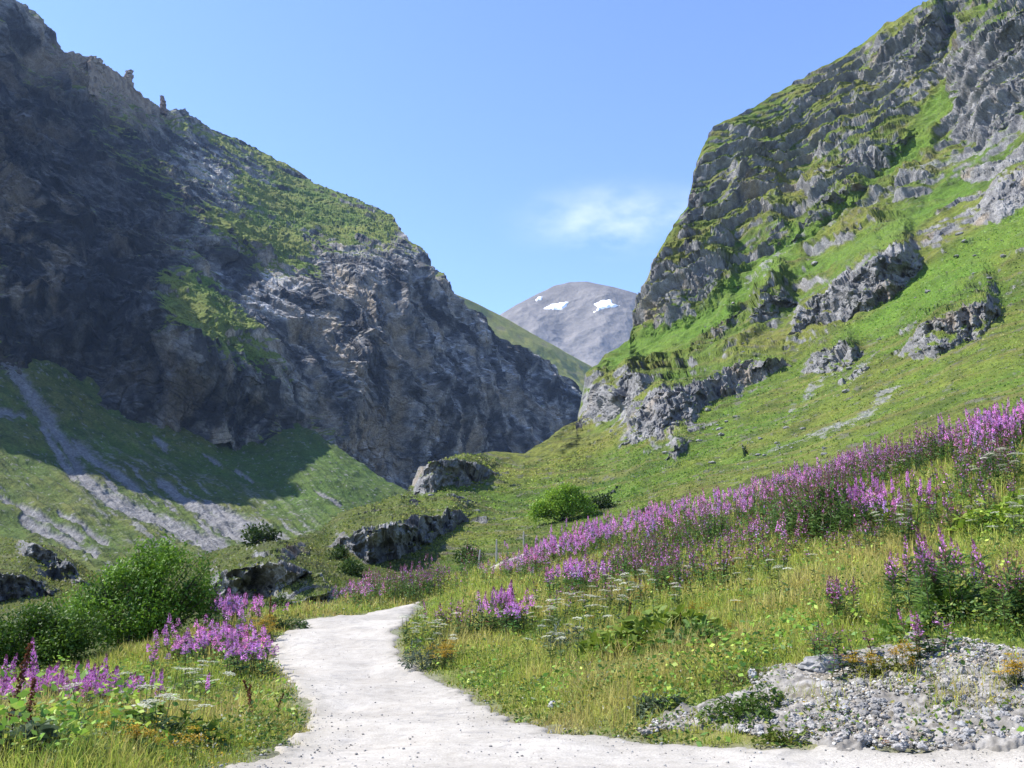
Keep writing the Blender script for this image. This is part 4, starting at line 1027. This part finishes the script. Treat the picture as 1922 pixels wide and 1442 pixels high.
for bk, (lo, hi) in enumerate([(-1, .15), (.15, .45), (.45, .65), (.65, 2)]):
    who = np.where(~isind & (pl[:, 4] > lo) & (pl[:, 4] <= hi))[0]
    if not len(who): continue
    sets = []
    for k in range(5):
        S, L, B = fireweed(1.0, 26, (4, 20, 34, 52)[bk], 1.15, (.1, .4, .6, .95)[bk], 300 + k + 10 * bk, 1.75)
        S.add(*[L.arrays()[0], L.arrays()[1][0], L.arrays()[2]]); S.add(B.arrays()[0], B.arrays()[1][0], B.arrays()[2])
        v_, f_, c_ = S.arrays(); sets.append((v_, f_[0], c_))
    replicate('fireweed_drift', sets, who)

# ---- white umbels
def umbel(h, seed):
    r = np.random.RandomState(seed); S, Hd, Lf = Parts(), Parts(), Parts()
    b = r.normal(size=2) * .05
    t = np.linspace(0, 1, 5); V, F = tube(np.stack([b[0] * t, b[1] * t, t * h * .93], -1), 0.005 - .002 * t, 3); S.add(V, F, np.array([0.07, 0.10, 0.03]))
    top = np.array([b[0], b[1], h])
    nr = 15; a = np.arange(nr) * 2.4; rr = 0.075 * np.sqrt((np.arange(nr) + .5) / nr)
    tip = top + np.stack([np.cos(a) * rr, np.sin(a) * rr, -0.9 * rr ** 2 / .075 * .5], -1)
    st = np.tile(top - [0, 0, h * .07], (nr, 1)); ax = unit(tip - st)
    S.quads(st, ax, unit(np.cross(ax, [0, 0, 1.0]) + 1e-3), np.linalg.norm(tip - st, axis=1), 0.004, np.tile(np.array([0.07, 0.10, 0.03]), (nr, 1)))
    for q in range(7):
        o = tip + r.normal(size=(nr, 3)) * np.array([.012, .012, .004])
        ax = unit(r.normal(size=(nr, 3)) * np.array([1, 1, .25])); nb = unit(np.cross(ax, [0, 0, 1.0]) + .3 * r.normal(size=(nr, 3)))
        Hd.quads(o - ax * .008, ax, nb, .018, .016, lerp(np.array([0.42, 0.43, 0.30]), np.array([0.62, 0.62, 0.52]), r.rand(nr)))
    n = 16; a = r.rand(n) * 6.28; el = .3 + .5 * r.rand(n); ax = np.stack([np.cos(a) * np.cos(el), np.sin(a) * np.cos(el), np.sin(el)], -1)
    z = np.stack([np.zeros(n), np.zeros(n), h * .55 * r.rand(n)], -1)
    Lf.quads(z, ax, unit(np.cross(ax, [0, 0, 1.0]) + .5 * r.normal(size=(n, 3))), .13, .05, lerp(np.array([0.04, 0.075, 0.018]), np.array([0.08, 0.12, 0.025]), r.rand(n)))
    return S.mesh('umbel_stem'), Hd.mesh('umbel_flower_head'), Lf.mesh('umbel_leaves')
UM = [umbel(1.0, 50 + k) for k in range(4)]
UC = [('on the meadow right of the track bend', 800, 1215, 50, 26, 26, .6), ('in the grass uphill of the track bend', 1130, 1180, 60, 26, 26, .7), ('beside the purple drift in the middle of the meadow', 1690, 1022, 36, 10, 12, .75), ('below the dark thicket of fireweed', 1180, 1150, 80, 20, 18, .7),
      ('on the upper right of the meadow', 1862, 905, 60, 26, 34, .9), ('among the rusty docks high on the meadow', 1640, 890, 70, 16, 26, .9), ('on the left verge in front of the big shrub', 240, 1378, 110, 26, 13, .5), ('on the left verge near the track', 370, 1320, 50, 22, 14, .55), ('low beside the gravel bank', 1060, 1240, 60, 20, 10, .55), ('high on the meadow skyline', 1760, 818, 110, 16, 24, .9), ('in the yellow grass at the right edge', 1880, 1010, 50, 30, 16, .7), ('in the grass above the butterbur patch', 1020, 1190, 60, 20, 18, .6), ('in the middle of the sunny lower meadow', 1420, 1130, 120, 34, 12, .55)]
for lab, cx, cy, rx, ry, n, h in UC:
    g = np.clip(rng.normal(size=(n, 2)) * .6, -1.2, 1.2)
    P_ = ground_at(cx + g[:, 0] * rx, cy + g[:, 1] * ry)
    for p in P_:
        if np.isnan(p[0]) or road_sd(p[None, :2])[0] < .1: continue
        a, b, c = UM[rng.randint(4)]
        o = link('umbel_flower', a, None, (p[0], p[1], on_ground(p[0], p[1]) - .02)); s = h * (.75 + .5 * rng.rand()); k = 1.05 + .3 * s if p[1] < 22 else 1.6
        o.scale = (k, k, s); o.rotation_euler = (rng.normal() * .1, rng.normal() * .1, rng.rand() * 6.28)
        tag(o, 'white flat topped umbel flower ' + lab, 'wildflower', 'white umbels ' + lab)
        link('flower_head', b, o); link('leaves', c, o)

# ---- rusty seed spikes of dock
def dock(seed):
    r = np.random.RandomState(seed); S, B = Parts(), Parts()
    t = np.linspace(0, 1, 6); bx = r.normal() * .1
    V, F = tube(np.stack([bx * t ** 2, 0 * t, t], -1), .009 * (1.1 - t), 4); S.add(V, F, np.array([0.09, 0.035, 0.02]))
    n = 26; tt = .3 * r.rand(n); a = r.rand(n) * 6.28; ax = np.stack([np.cos(a), np.sin(a), .6 * r.rand(n)], -1)
    S.quads(np.stack([bx * tt ** 2, 0 * tt, tt], -1), unit(ax), unit(np.cross(ax, [0, 0, 1.0])), .22, .06, lerp(np.array([0.06, 0.09, 0.02]), np.array([0.13, 0.06, 0.03]), r.rand(n)))
    n = 420; tt = .32 + .68 * r.rand(n); R_ = .055 * (1 - .75 * np.abs(tt - .5) / .55) * (.3 + .8 * r.rand(n)) * (.6 + .4 * np.sin(tt * 40)); a = r.rand(n) * 6.28
    b = np.stack([bx * tt ** 2 + np.cos(a) * R_, np.sin(a) * R_, tt], -1); ax = unit(r.normal(size=(n, 3)))
    B.quads(b, ax, unit(np.cross(ax, r.normal(size=(n, 3)))), .026, .022, lerp(np.array([0.075, 0.022, 0.010]), np.array([0.15, 0.055, 0.025]), r.rand(n)))
    return S.mesh('dock_stem'), B.mesh('dock_seed_spike')
DK = [dock(k) for k in (1, 2, 3)]
DOCKS = [(20, 1418, .85, 'large rusty brown dock spike at the far left corner of the verge'), (40, 1425, .6, 'short rusty dock spike beside the large one at the far left corner'), (466, 1372, .55, 'rusty brown dock spike near the tip of the left verge by the track'), (478, 1368, .62, 'taller rusty dock spike near the tip of the left verge by the track'), (512, 1352, .38, 'small leaning rusty dock at the track side tip of the left verge'),
         (505, 1175, .9, 'rusty dock spike at the top end of the left verge beside yellow flowers'), (1577, 872, 1.5, 'tall dark red dock spike above the pink drift high on the meadow'), (1604, 866, 1.5, 'second tall dark red dock spike above the pink drift'), (1617, 868, 1.25, 'shorter dark red dock spike at the right of the tall pair'), (1548, 884, 1.2, 'leaning dark dock spike left of the tall red pair'), (1760, 830, 1.2, 'red dock spike on the meadow skyline near the right edge'), (1648, 862, 1.2, 'dark red dock right of the tall pair beside white umbels'),
         (1180, 1190, .6, 'thin brown dock stalk among the white umbels uphill of the track'), (1277, 1200, .5, 'lone thin brown dock stalk in the lower meadow grass')]
for k, (cx, cy, h, lab) in enumerate(DOCKS):
    p = ground_at(cx, cy)[0]
    if np.isnan(p[0]): continue
    a, b = DK[k % 3]; o = link('dock_plant', a, None, (p[0], p[1], on_ground(p[0], p[1]) - .02)); o.scale = (h * .55 + .45, h * .55 + .45, h); o.rotation_euler = (0, (.35 if 'leaning' in lab else .1) * (1 if k % 2 else -1), k)
    tag(o, lab, 'dock plant', 'rusty docks'); link('seed_spike', b, o)

# ---- yellow ragwort
def ragwort(seed):
    r = np.random.RandomState(seed); S, B = Parts(), Parts()
    for k in range(9):
        a = r.rand() * 6.28; q = .16 * r.rand(); t = np.linspace(0, 1, 4)
        tip = np.array([math.cos(a) * q, math.sin(a) * q, .35 + .2 * r.rand()])
        V, F = tube(t[:, None] * tip * np.array([1, 1, 1]), .004 - .002 * t, 3); S.add(V, F, np.array([0.06, 0.085, 0.02]))
        n = 12; al = r.rand(n) * 6.28; tt = r.rand(n) * .85; ax = np.stack([np.cos(al), np.sin(al), .3 + 0 * al], -1)
        S.quads(tt[:, None] * tip, unit(ax), unit(np.cross(ax, [0, 0, 1.0])), .07, .025, lerp(np.array([0.05, 0.08, 0.016]), np.array([0.10, 0.12, 0.02]), r.rand(n)))
        n = 26; b = tip + r.normal(size=(n, 3)) * np.array([.045, .045, .012]); ax = unit(r.normal(size=(n, 3)) * np.array([1, 1, .3]))
        B.quads(b, ax, unit(np.cross(ax, [0, 0, 1.0]) + .3 * r.normal(size=(n, 3))), .026, .024, lerp(np.array([0.33, 0.17, 0.006]), np.array([0.38, 0.27, 0.015]), r.rand(n)))
    return S.mesh('ragwort_stems'), B.mesh('ragwort_flowers')
RG = [ragwort(k) for k in (1, 2, 3)]
for lab, cx, cy, rx, ry, n, h in [('right of the track bend', 825, 1250, 26, 8, 9, .8), ('at the top of the left verge by the track', 505, 1195, 26, 12, 10, .9), ('on the left verge in the foreground', 300, 1405, 110, 30, 8, .55), ('at the bottom edge of the left verge', 310, 1434, 60, 8, 4, .5), ('on the gravel bank', 1660, 1275, 70, 14, 8, .6), ('in the lower meadow grass', 1250, 1150, 160, 60, 16, .7), ('at the right edge of the gravel', 1905, 1300, 18, 10, 4, .6)]:
    g = rng.rand(n, 2) * 2 - 1; P_ = ground_at(cx + g[:, 0] * rx, cy + g[:, 1] * ry)
    for p in P_:
        if np.isnan(p[0]) or road_sd(p[None, :2])[0] < .05: continue
        a, b = RG[rng.randint(3)]; o = link('ragwort', a, None, (p[0], p[1], on_ground(p[0], p[1]) - .02)); s = h * (.7 + .5 * rng.rand()); o.scale = (s, s, s); o.rotation_euler = (0, 0, rng.rand() * 6.28)
        tag(o, 'bushy yellow flowered ragwort ' + lab, 'wildflower', 'yellow ragwort ' + lab); link('flowers', b, o)

# ---- broad leaved and low bushy plants
def low_plant(name, cx, cy, w, h, n, ls, c0, c1, label, cat, narrow=.55, seed=0):
    p = ground_at(cx, cy)[0]; r = np.random.RandomState(seed + 500); S, L = Parts(), Parts()
    m = 18
    for k in range(m):
        a = r.rand() * 6.28; q = np.sqrt(r.rand()) * w * .45; t = np.linspace(0, 1, 4); tip = np.array([math.cos(a) * q, math.sin(a) * q, h * (.5 + .4 * r.rand()) * (1 - .5 * q / w)])
        V, F = tube(np.stack([tip[0] * t ** .7, tip[1] * t ** .7, tip[2] * t], -1), .006 - .003 * t, 3); S.add(V, F, np.array(c0) * .9)
    a = r.rand(n) * 6.28; q = np.sqrt(r.rand(n)); lump = 1 + .35 * np.sin(a * 3 + seed) 
    zz = h * (1 - .75 * q ** 2) * lump * (.35 + .65 * r.rand(n)) 
    b = np.stack([np.cos(a) * q * w * .5 * lump, np.sin(a) * q * w * .42 * lump, zz], -1)
    b[:, 2] += on_ground(b[:, 0] + p[0], b[:, 1] + p[1]) - on_ground(p[0], p[1])
    ax = unit(np.stack([np.cos(a), np.sin(a), .1 + 0 * a], -1) + .7 * r.normal(size=(n, 3))); nb = unit(np.cross(ax, [0, 0, 1.0]) + .35 * r.normal(size=(n, 3)))
    sz = ls * (.5 + r.rand(n)); t = sz[:, None]
    # broad leaves: six corners, slightly cupped
    up = unit(np.cross(ax, nb)) * np.sign(np.cross(ax, nb)[:, 2:3] + 1e-6)
    V = np.stack([b, b + ax * t * .3 + nb * t * narrow * .5 + up * t * .08, b + ax * t * .75 + nb * t * narrow * .42 + up * t * .05, b + ax * t - up * t * .1, b + ax * t * .75 - nb * t * narrow * .42 + up * t * .05, b + ax * t * .3 - nb * t * narrow * .5 + up * t * .08], 1).reshape(-1, 3)
    i = np.arange(n)[:, None] * 6
    F = np.concatenate([i + np.array([[0, 1, 2, 3]]), i + np.array([[0, 3, 4, 5]])])
    L.add(V, F, np.repeat(lerp(np.array(c0), np.array(c1), r.rand(n)), 6, 0))
    o = link(name, S.mesh(name + '_stems'), None, (p[0], p[1], on_ground(p[0], p[1]) - .01)); tag(o, label, cat); link('leaves', L.mesh(name + '_leaves'), o)
YG0, YG1, DG0, DG1, GG0, GG1 = (0.13, 0.20, 0.022), (0.20, 0.27, 0.03), (0.055, 0.115, 0.018), (0.10, 0.175, 0.028), (0.07, 0.10, 0.06), (0.12, 0.15, 0.10)
for k, a in enumerate([
    ('low_bush', 1402, 1352, .80, .27, 900, .055, (0.055, 0.105, 0.015), (0.09, 0.15, 0.022), 'bright green low bush sprawling on the pale gravel bank', 'low bush', .6),
    ('low_bush', 1226, 1334, .55, .15, 420, .06, (0.06, 0.09, 0.045), (0.10, 0.135, 0.075), 'grey green low plant at the left tip of the gravel bank', 'low bush', .7),
    ('broad_leaved_plant', 1785, 1170, .75, .40, 140, .17, (0.06, 0.13, 0.012), (0.10, 0.18, 0.016), 'vivid green broad leaved plant at the foot of the right fireweed clump', 'leafy plant', .75),
    ('broad_leaved_plant', 1700, 1192, .6, .16, 120, .12, DG0, YG0, 'dark green sprawling leaves at the top edge of the gravel bank', 'leafy plant', .7),
    ('broad_leaved_plant', 1225, 1205, 2.0, .42, 420, .19, YG0, YG1, 'large yellow green butterbur patch in the middle of the lower meadow', 'leafy plant', .85),
    ('broad_leaved_plant', 1290, 1222, 1.2, .40, 300, .15, DG0, DG1, 'dark green leafy mound right of the yellow green butterbur patch', 'leafy plant', .6),
    ('broad_leaved_plant', 1150, 1215, 1.0, .3, 170, .15, YG0, YG1, 'small yellow green leaf patch left of the butterbur patch', 'leafy plant', .8),
    ('thistle_plant', 740 + 55, 1258, .9, .5, 420, .08, GG0, GG1, 'pale silvery leafed plant on the right side of the track bend', 'leafy plant', .35),
    ('thistle_plant', 1055, 1218, .8, .45, 300, .09, GG0, GG1, 'pale grey leafed plant in the grass below the white umbels', 'leafy plant', .4),
    ('broad_leaved_plant', 42, 1432, .35, .28, 120, .11, GG0, (0.09, 0.14, 0.06), 'grey green round leafed plant in the bottom left corner', 'leafy plant', .85),
    ('low_bush', 540, 1182, 1.3, .35, 500, .09, DG0, (0.10, 0.14, 0.05), 'dark leafy cushion where the left verge meets the track', 'low bush', .6),
    ('low_bush', 940, 1190, 1.3, .7, 900, .09, (0.022, 0.05, 0.012), (0.045, 0.085, 0.02), 'dark green bushy plant under the fireweed clump by the track bend', 'low bush', .4),
    ('broad_leaved_plant', 1890, 985, 1.8, .5, 420, .17, YG0, YG1, 'large yellow green leaf patch by the right edge of the meadow', 'leafy plant', .8),
    ('broad_leaved_plant', 1640, 915, 2.6, .6, 420, .2, YG0, YG1, 'yellow green leaf patch under the white umbels high on the meadow', 'leafy plant', .8),
    ('broad_leaved_plant', 300, 1398, .9, .3, 260, .1, DG0, YG0, 'green leaf clump among the white umbels of the left verge', 'leafy plant', .7),
    ('tuft_plant', 1395 - 10, 1280, .5, .12, 130, .1, (0.12, 0.12, 0.04), (0.19, 0.18, 0.08), 'pale straw coloured tuft at the top of the gravel bank', 'grass tuft', .12),
    ('low_bush', 1470, 1392, .5, .12, 260, .05, YG0, (0.14, 0.15, 0.03), 'yellowish mat plant at the lower edge of the gravel bank', 'low bush', .6),
    ('low_bush', 1645, 1272, .45, .2, 260, .05, (0.10, 0.12, 0.02), (0.17, 0.16, 0.03), 'yellow green cushion between stones on the gravel bank', 'low bush', .6),
]): low_plant(*a, seed=k)

# ------------------------------------------------------------------ shrubs
def shrub(name, p, blobs, n, ls, c0, c1, label, cat, seed, gap=-.05, per=5, spread=.13):
    r = np.random.RandomState(seed); Bk = Parts(); L = Parts(); p = np.asarray(p, float)
    vol = np.array([b[3] * b[4] * b[5] for b in blobs]); vol = vol ** .8 / (vol ** .8).sum()
    for b in blobs:
        for k in range(4):
            e = np.array(b[:3]) + r.normal(size=3) * np.array(b[3:]) * .45
            t = np.linspace(0, 1, 6)[:, None]; st = r.normal(size=3) * np.array([.12, .12, 0]) * blobs[0][3]
            pts = st + (e - st) * t + np.sin(t * 3.1) * np.array([0, 0, .12 * e[2]]) * (1 - t)
            V, F = tube(pts, np.interp(t[:, 0], [0, 1], [.035, .008]) * blobs[0][3] * .55, 5); Bk.add(V, F, np.array([0.055, 0.045, 0.034]))
    which = r.choice(len(blobs), n, p=vol); bb = np.array(blobs)[which]
    dv = unit(r.normal(size=(n, 3))); rad = r.rand(n) ** .38
    c = bb[:, :3] + dv * bb[:, 3:] * rad[:, None]
    sc_ = blobs[0][3]
    keep = (fbm(c / sc_ * 1.9 + seed, 3) > gap - .25 * (1 - rad)) & (c[:, 2] > .03 * sc_)
    c, dv = c[keep], dv[keep]
    c = np.repeat(c, per, 0) + r.normal(size=(len(c) * per, 3)) * spread; dv = np.repeat(dv, per, 0); m = len(c)
    ax = unit(dv * .6 + r.normal(size=(m, 3)) * .8 + np.array([0, 0, .15])); nb = unit(np.cross(ax, r.normal(size=(m, 3)) + np.array([0, 0, 1.2])))
    cl = np.clip(.5 + .8 * fbm(c / sc_ * 1.3 + 5, 2) + .25 * r.randn(m), 0, 1)
    L.quads(c, ax, nb, ls * (.6 + .8 * r.rand(m)), ls * .55, lerp(np.array(c0), np.array(c1), cl))
    o = link(name, Bk.mesh(name + '_branches', None, True), None, p); tag(o, label, cat); link('crown', L.mesh(name + '_crown'), o)
    return o
b = ground_at(255, 1290)[0] * 0 + U(252, 1272, 26.5); b[2] = zg0(b[0], b[1]) - .05
shrub('shrub', b, [tuple(1.0 * q for q in t_) for t_ in [(.1, .3, 1.3, 1.55, 1.2, 1.15), (.65, .2, 2.2, .85, .9, .75), (1.35, .2, 1.75, .7, .9, .85), (-.45, .2, 2.35, .75, .8, .6), (-1.45, .1, 1.2, .9, 1.0, .8), (.2, .1, .6, 1.5, 1.1, .6), (.15, .4, 2.75, .5, .6, .45), (-1.0, .2, 1.9, .6, .7, .5), (1.0, .0, 2.55, .45, .5, .4), (1.75, .2, 1.35, .45, .6, .5), (.55, .1, 3.05, .22, .25, .3), (-.35, .3, 2.95, .2, .22, .28), (-.9, .1, 2.5, .22, .25, .25), (1.65, .1, 2.45, .2, .22, .3)]], 6600, .11, (0.040, 0.095, 0.011), (0.13, 0.235, 0.02), 'large rounded dark green shrub on the left verge beside the track', 'shrub', 4, gap=.02)
b = U(60, 1285, 24.0); b[2] = zg0(b[0], b[1]) - .05
shrub('shrub', b, [(-.3, .3, .95, 1.2, 1.0, .75), (.55, .2, .8, .9, .9, .65), (-1.1, .2, .8, .9, .9, .6), (.1, .3, 1.35, .7, .7, .4), (1.0, .3, 1.15, .6, .6, .5)], 4200, .10, (0.034, 0.08, 0.010), (0.105, 0.195, 0.018), 'lower dark green shrub at the left edge in front of the grey rocks', 'shrub', 5)

def hill_at(px_, py_):
    u, w = proj(P_HILL); k = np.argmin((u - px_) ** 2 + (w - py_) ** 2); return P_HILL.reshape(-1, 3)[k]
b = hill_at(1054, 978)
s = b[1] / 90.0 * .93
shrub('shrub', b, [(0, 0, 1.6 * s, 1.7 * s, 1.6 * s, 1.3 * s), (1.7 * s, 0, 1.9 * s, 1.1 * s, 1.2 * s, 1.1 * s), (-1.7 * s, 0, 1.5 * s, 1.2 * s, 1.2 * s, 1.1 * s), (.5 * s, 0, 3.0 * s, 1.1 * s, 1.1 * s, .8 * s), (2.9 * s, 0, 1.0 * s, .9 * s, .9 * s, .8 * s), (-1.0 * s, 0, 2.8 * s, .7 * s, .8 * s, .6 * s), (1.5 * s, 0, 3.1 * s, .6 * s, .7 * s, .5 * s), (-2.7 * s, 0, .9 * s, .8 * s, .8 * s, .7 * s), (.2 * s, 0, 3.8 * s, .35 * s, .4 * s, .35 * s), (2.4 * s, 0, 2.5 * s, .5 * s, .5 * s, .45 * s)], 4200, .26 * s, (0.12, 0.23, 0.018), (0.24, 0.36, 0.034), 'round bright green shrub standing alone on the slope above the pink fireweed', 'shrub', 9, per=4, spread=.34, gap=.0)
for k, (cx, cy, r_, lab) in enumerate([(487, 1022, 26, 'small round dark bush on the hummock left of the valley mouth'), (880, 1056, 20, 'upright green bush beside the first white stake'), (1128, 960, 22, 'dark low bush just right of the round bright shrub'), (660, 1080, 20, 'dark bush at the right end of the rocky hummock'), (635, 1050, 16, 'small bush under the long dark rock face'), (520, 1148, 18, 'dark bush in the shade at the foot of the rocky hummock')]):
    b = hill_at(cx, cy); q = b[1] / FPX * r_
    shrub('bush', b, [(0, 0, .7 * q, q, q, .75 * q), (.6 * q, 0, .5 * q, .7 * q, .7 * q, .5 * q), (-.6 * q, 0, .5 * q, .7 * q, .7 * q, .5 * q)], 420, .26 * q, (0.028, 0.056, 0.010), (0.058, 0.098, 0.016), lab, 'bush', 20 + k, per=4, spread=.2 * q)

# ------------------------------------------------------------------ stakes, stones, boulders
M_WOOD, _n, _l, _b = new_mat('bleached_wood')
_tc = _n.new('ShaderNodeTexCoord'); _mp = _n.new('ShaderNodeMapping'); _mp.inputs['Scale'].default_value = (30, 30, 3); _l.new(_tc.outputs['Object'], _mp.inputs[0])
_t = _n.new('ShaderNodeTexNoise'); _l.new(_mp.outputs[0], _t.inputs['Vector']); _r = _n.new('ShaderNodeValToRGB'); _l.new(_t.outputs['Fac'], _r.inputs[0])
_r.color_ramp.elements[0].color = (0.16, 0.15, 0.13, 1); _r.color_ramp.elements[1].color = (0.32, 0.31, 0.29, 1); _l.new(_r.outputs[0], _b.inputs['Base Color'])
for (cx, cy, ty, d, lean, lab) in [(897, 1067, 1034, 53, .10, 'leaning pale stake at the left end of the row by the far track'), (932, 1038, 1014, 56, 0, 'pale upright stake second from the left by the far track'), (983, 1019, 999, 60, 0, 'pale stake third from the left in front of a dark bush'), (1034, 1007, 991, 63, 0, 'short pale stake at the right end of the row above the far track')]:
    p = U(cx, cy, d); h = (cy - ty) * d / FPX
    zz = zg0(p[0], p[1]); hgt = max(h, p[2] + h - zz)
    V, F = tube([(0, 0, -.2), (lean * hgt * .5, 0, hgt * .5), (lean * hgt, 0, hgt)], [.065, .06, .05], 6); n = len(V); V = np.vstack([V, [lean * hgt, 0, hgt + .04]])
    T = np.array([[n - 6 + k, n - 6 + (k + 1) % 6, n] for k in range(6)])
    o = link('wooden_stake', mk_mesh('wooden_stake', V, [F, T], None, False, [M_WOOD]), None, (p[0], p[1], zz)); tag(o, lab, 'stake', 'stakes along the far track')

SM = []
for k in range(9):
    V, F, c = rock_mesh(3, (1, .62 + .3 * rng.rand(), .45 + .25 * rng.rand()), .38, 40 + k, np.array((0.235, 0.23, 0.225)) * (0.75 + .08 * k) * np.array([1 + .03 * (k % 3), 1, 1 - .04 * (k % 3)])); SM.append(mk_mesh('stone', V, F, np.clip(c, .08, .4), False, [M_STONE]))
n = 90000
xy = np.stack([1.2 + 8 * rng.rand(n), 6.6 + 7 * rng.rand(n)], -1); g = sdf_poly(xy, gp)
p3 = np.concatenate([xy, np.zeros((n, 1))], 1); m = (g < .15) & (fbm(p3 / .9 + 12, 3) > -.7 + 1.0 * sstep(-.5, .2, g)); xy = xy[m]
uu, ww = proj(np.concatenate([xy, on_ground(xy[:, 0], xy[:, 1])[:, None]], 1)); xy = xy[(uu < 2300) & (ww < 1460)]
r_ = 0.007 + .05 * rng.rand(len(xy)) ** 5.0
order = np.argsort(-r_ / xy[:, 1])
def gz_bank(x, y): return on_ground(x, y) + .05
for i in order[:285]:
    o = link('stone', SM[rng.randint(9)], None, (xy[i, 0], xy[i, 1], gz_bank(xy[i, 0], xy[i, 1]) + r_[i] * .12)); s = r_[i]; o.scale = (s, s, s); o.rotation_euler = (rng.normal() * .4, rng.normal() * .4, rng.rand() * 6.28)
    tag(o, 'pale grey angular stone lying on the gravel bank at lower right', 'stone', 'stones on the gravel bank')
def stone_mass(name, xy, r_, z, cols, base=6):
    lib = []
    for k in range(base):
        V, F, c = rock_mesh(1, (1, .7, .55), .35, 70 + k, (1, 1, 1)); lib.append((V, F))
    V, F, Cc, n = [], [], [], 0
    for i in range(len(xy)):
        tv, tf = lib[i % base]; a = rng.rand() * 6.28; c, s = math.cos(a), math.sin(a)
        V.append((tv * r_[i]) @ np.array([[c, s, 0], [-s, c, 0], [0, 0, 1]]) + np.array([xy[i, 0], xy[i, 1], z[i]])); F.append(tf + n); n += len(tv); Cc.append(np.tile(cols[rng.randint(len(cols))] * (.75 + .5 * rng.rand()), (len(tv), 1)))
    o = link(name, mk_mesh(name, np.concatenate(V), np.concatenate(F), np.concatenate(Cc), False, [M_STONE])); o['kind'] = 'stuff'
rest = order[285:]
stone_mass('gravel', xy[rest], np.clip(r_[rest], .007, .03), gz_bank(xy[rest, 0], xy[rest, 1]), np.array([[.27, .258, .235], [.20, .19, .17], [.36, .35, .325], [.14, .13, .115], [.27, .23, .18]]))
n = 9000                                                   # loose chips on the track
xyt = sample_ground(n, 6.4, 36, 1.0, .6); sdt = road_sd(xyt); m = (sdt < .08) & (rng.rand(n) < np.clip(.35 + .9 * sstep(-.9, 0, sdt), 0, 1)); xyt = xyt[m]
stone_mass('track_pebbles', xyt, .006 + .016 * rng.rand(len(xyt)) ** 3, on_ground(xyt[:, 0], xyt[:, 1]) + .045, np.array([[.26, .25, .23], [.19, .18, .165], [.22, .21, .19], [.32, .31, .29]]))
def boulder(px_, py_, w, label, tint=(0.225, 0.22, 0.215), pos=None, group=None, shp=(1, .8, .65), seed=1, sink=.2, n=4):
    p = ground_at(px_, py_)[0] if pos is None else pos
    if pos is None: p[2] = on_ground(p[0], p[1])
    s = w * p[1] / FPX * .5
    V, F, c = rock_mesh(n, shp, .36, seed, tint); o = link('boulder', mk_mesh('boulder', V * s, F, np.clip(c, .05, .45), False, [M_STONE if pos is None else M_ROCKTHING]), None, (p[0], p[1], p[2] + s * (.65 * shp[2] / .65 - sink))); o.rotation_euler = (0, 0, seed)
    return tag(o, label, 'boulder', group)
boulder(1550, 1262, 75, 'largest pale layered boulder at the top of the gravel bank', seed=3, shp=(1, .7, .5))
boulder(1037, 1332, 15, 'small round white stone alone in the grass right of the track', (0.34, 0.335, 0.33), seed=5, shp=(1, .9, .95), sink=.1)
boulder(1413, 1278, 22, 'white upright stone at the upper left tip of the gravel bank', (0.32, 0.315, 0.30), seed=6, shp=(.7, .6, 1.0))
boulder(1870, 1378, 34, 'flat dark sided slab near the right edge of the gravel', (0.2, 0.195, 0.19), seed=8, shp=(1, .7, .45))
boulder(1668, 1398, 28, 'flat reddish brown stone at the lower edge of the gravel', (0.19, 0.12, 0.09), seed=9, shp=(1, .8, .35))
boulder(1720, 1205, 46, 'dark hollow sided rock at the top right of the gravel bank', (0.15, 0.14, 0.14), seed=11, shp=(1, .7, .5))
uH, wH = proj(P_HILL); Hf = P_HILL.reshape(-1, 3); uH, wH = uH.ravel(), wH.ravel()
for lab, cx, cy, rx, ry, n, w in [('on the grass slope above the pink drift', 1480, 840, 150, 30, 26, 13), ('in the pale stone trail on the middle of the right slope', 1615, 695, 30, 30, 12, 16), ('along the foot of the right crags', 1330, 800, 120, 40, 18, 14), ('on the slope under the upper right slab', 1800, 500, 90, 60, 14, 14), ('around the hummock at the valley mouth', 850, 905, 70, 20, 14, 12), ('on the slope left of the round shrub', 930, 960, 90, 40, 10, 9), ('in the grass gully of the right crags', 1400, 600, 110, 80, 22, 13)]:
    for k in range(n):
        a = rng.normal(size=2) * .6; i = np.argmin((uH - cx - a[0] * rx) ** 2 + (wH - cy - a[1] * ry + a[0] * ry * .5) ** 2)
        boulder(0, 0, w * (.35 + rng.rand() ** 2 * 1.0), 'small pale boulder ' + lab, (0.21, 0.205, 0.2), pos=Hf[i], group='boulders ' + lab, seed=rng.randint(1, 60), n=2, sink=.28, shp=(1, .7, .42))
# ------------------------------------------------------------------ the air: pale even haze round camera and valley
def haze_box():
    V = np.array([[x, y, z] for z in (-330, 900) for y in (-900, 8600) for x in (-4200, 4200)], float)
    F = [[0, 2, 3, 1], [4, 5, 7, 6], [0, 1, 5, 4], [2, 6, 7, 3], [0, 4, 6, 2], [1, 3, 7, 5]]
    m = bpy.data.materials.new('pale_air'); m.use_nodes = True; n = m.node_tree.nodes; n.remove(n['Principled BSDF'])
    v = n.new('ShaderNodeVolumePrincipled'); v.inputs['Color'].default_value = (0.40, 0.60, 1.0, 1); v.inputs['Density'].default_value = 0.00004; v.inputs['Anisotropy'].default_value = 0.1
    m.node_tree.links.new(v.outputs[0], n['Material Output'].inputs['Volume'])
    o = link('haze', mk_mesh('haze', V, np.array(F), None, False, [m])); o['kind'] = 'stuff'
haze_box()
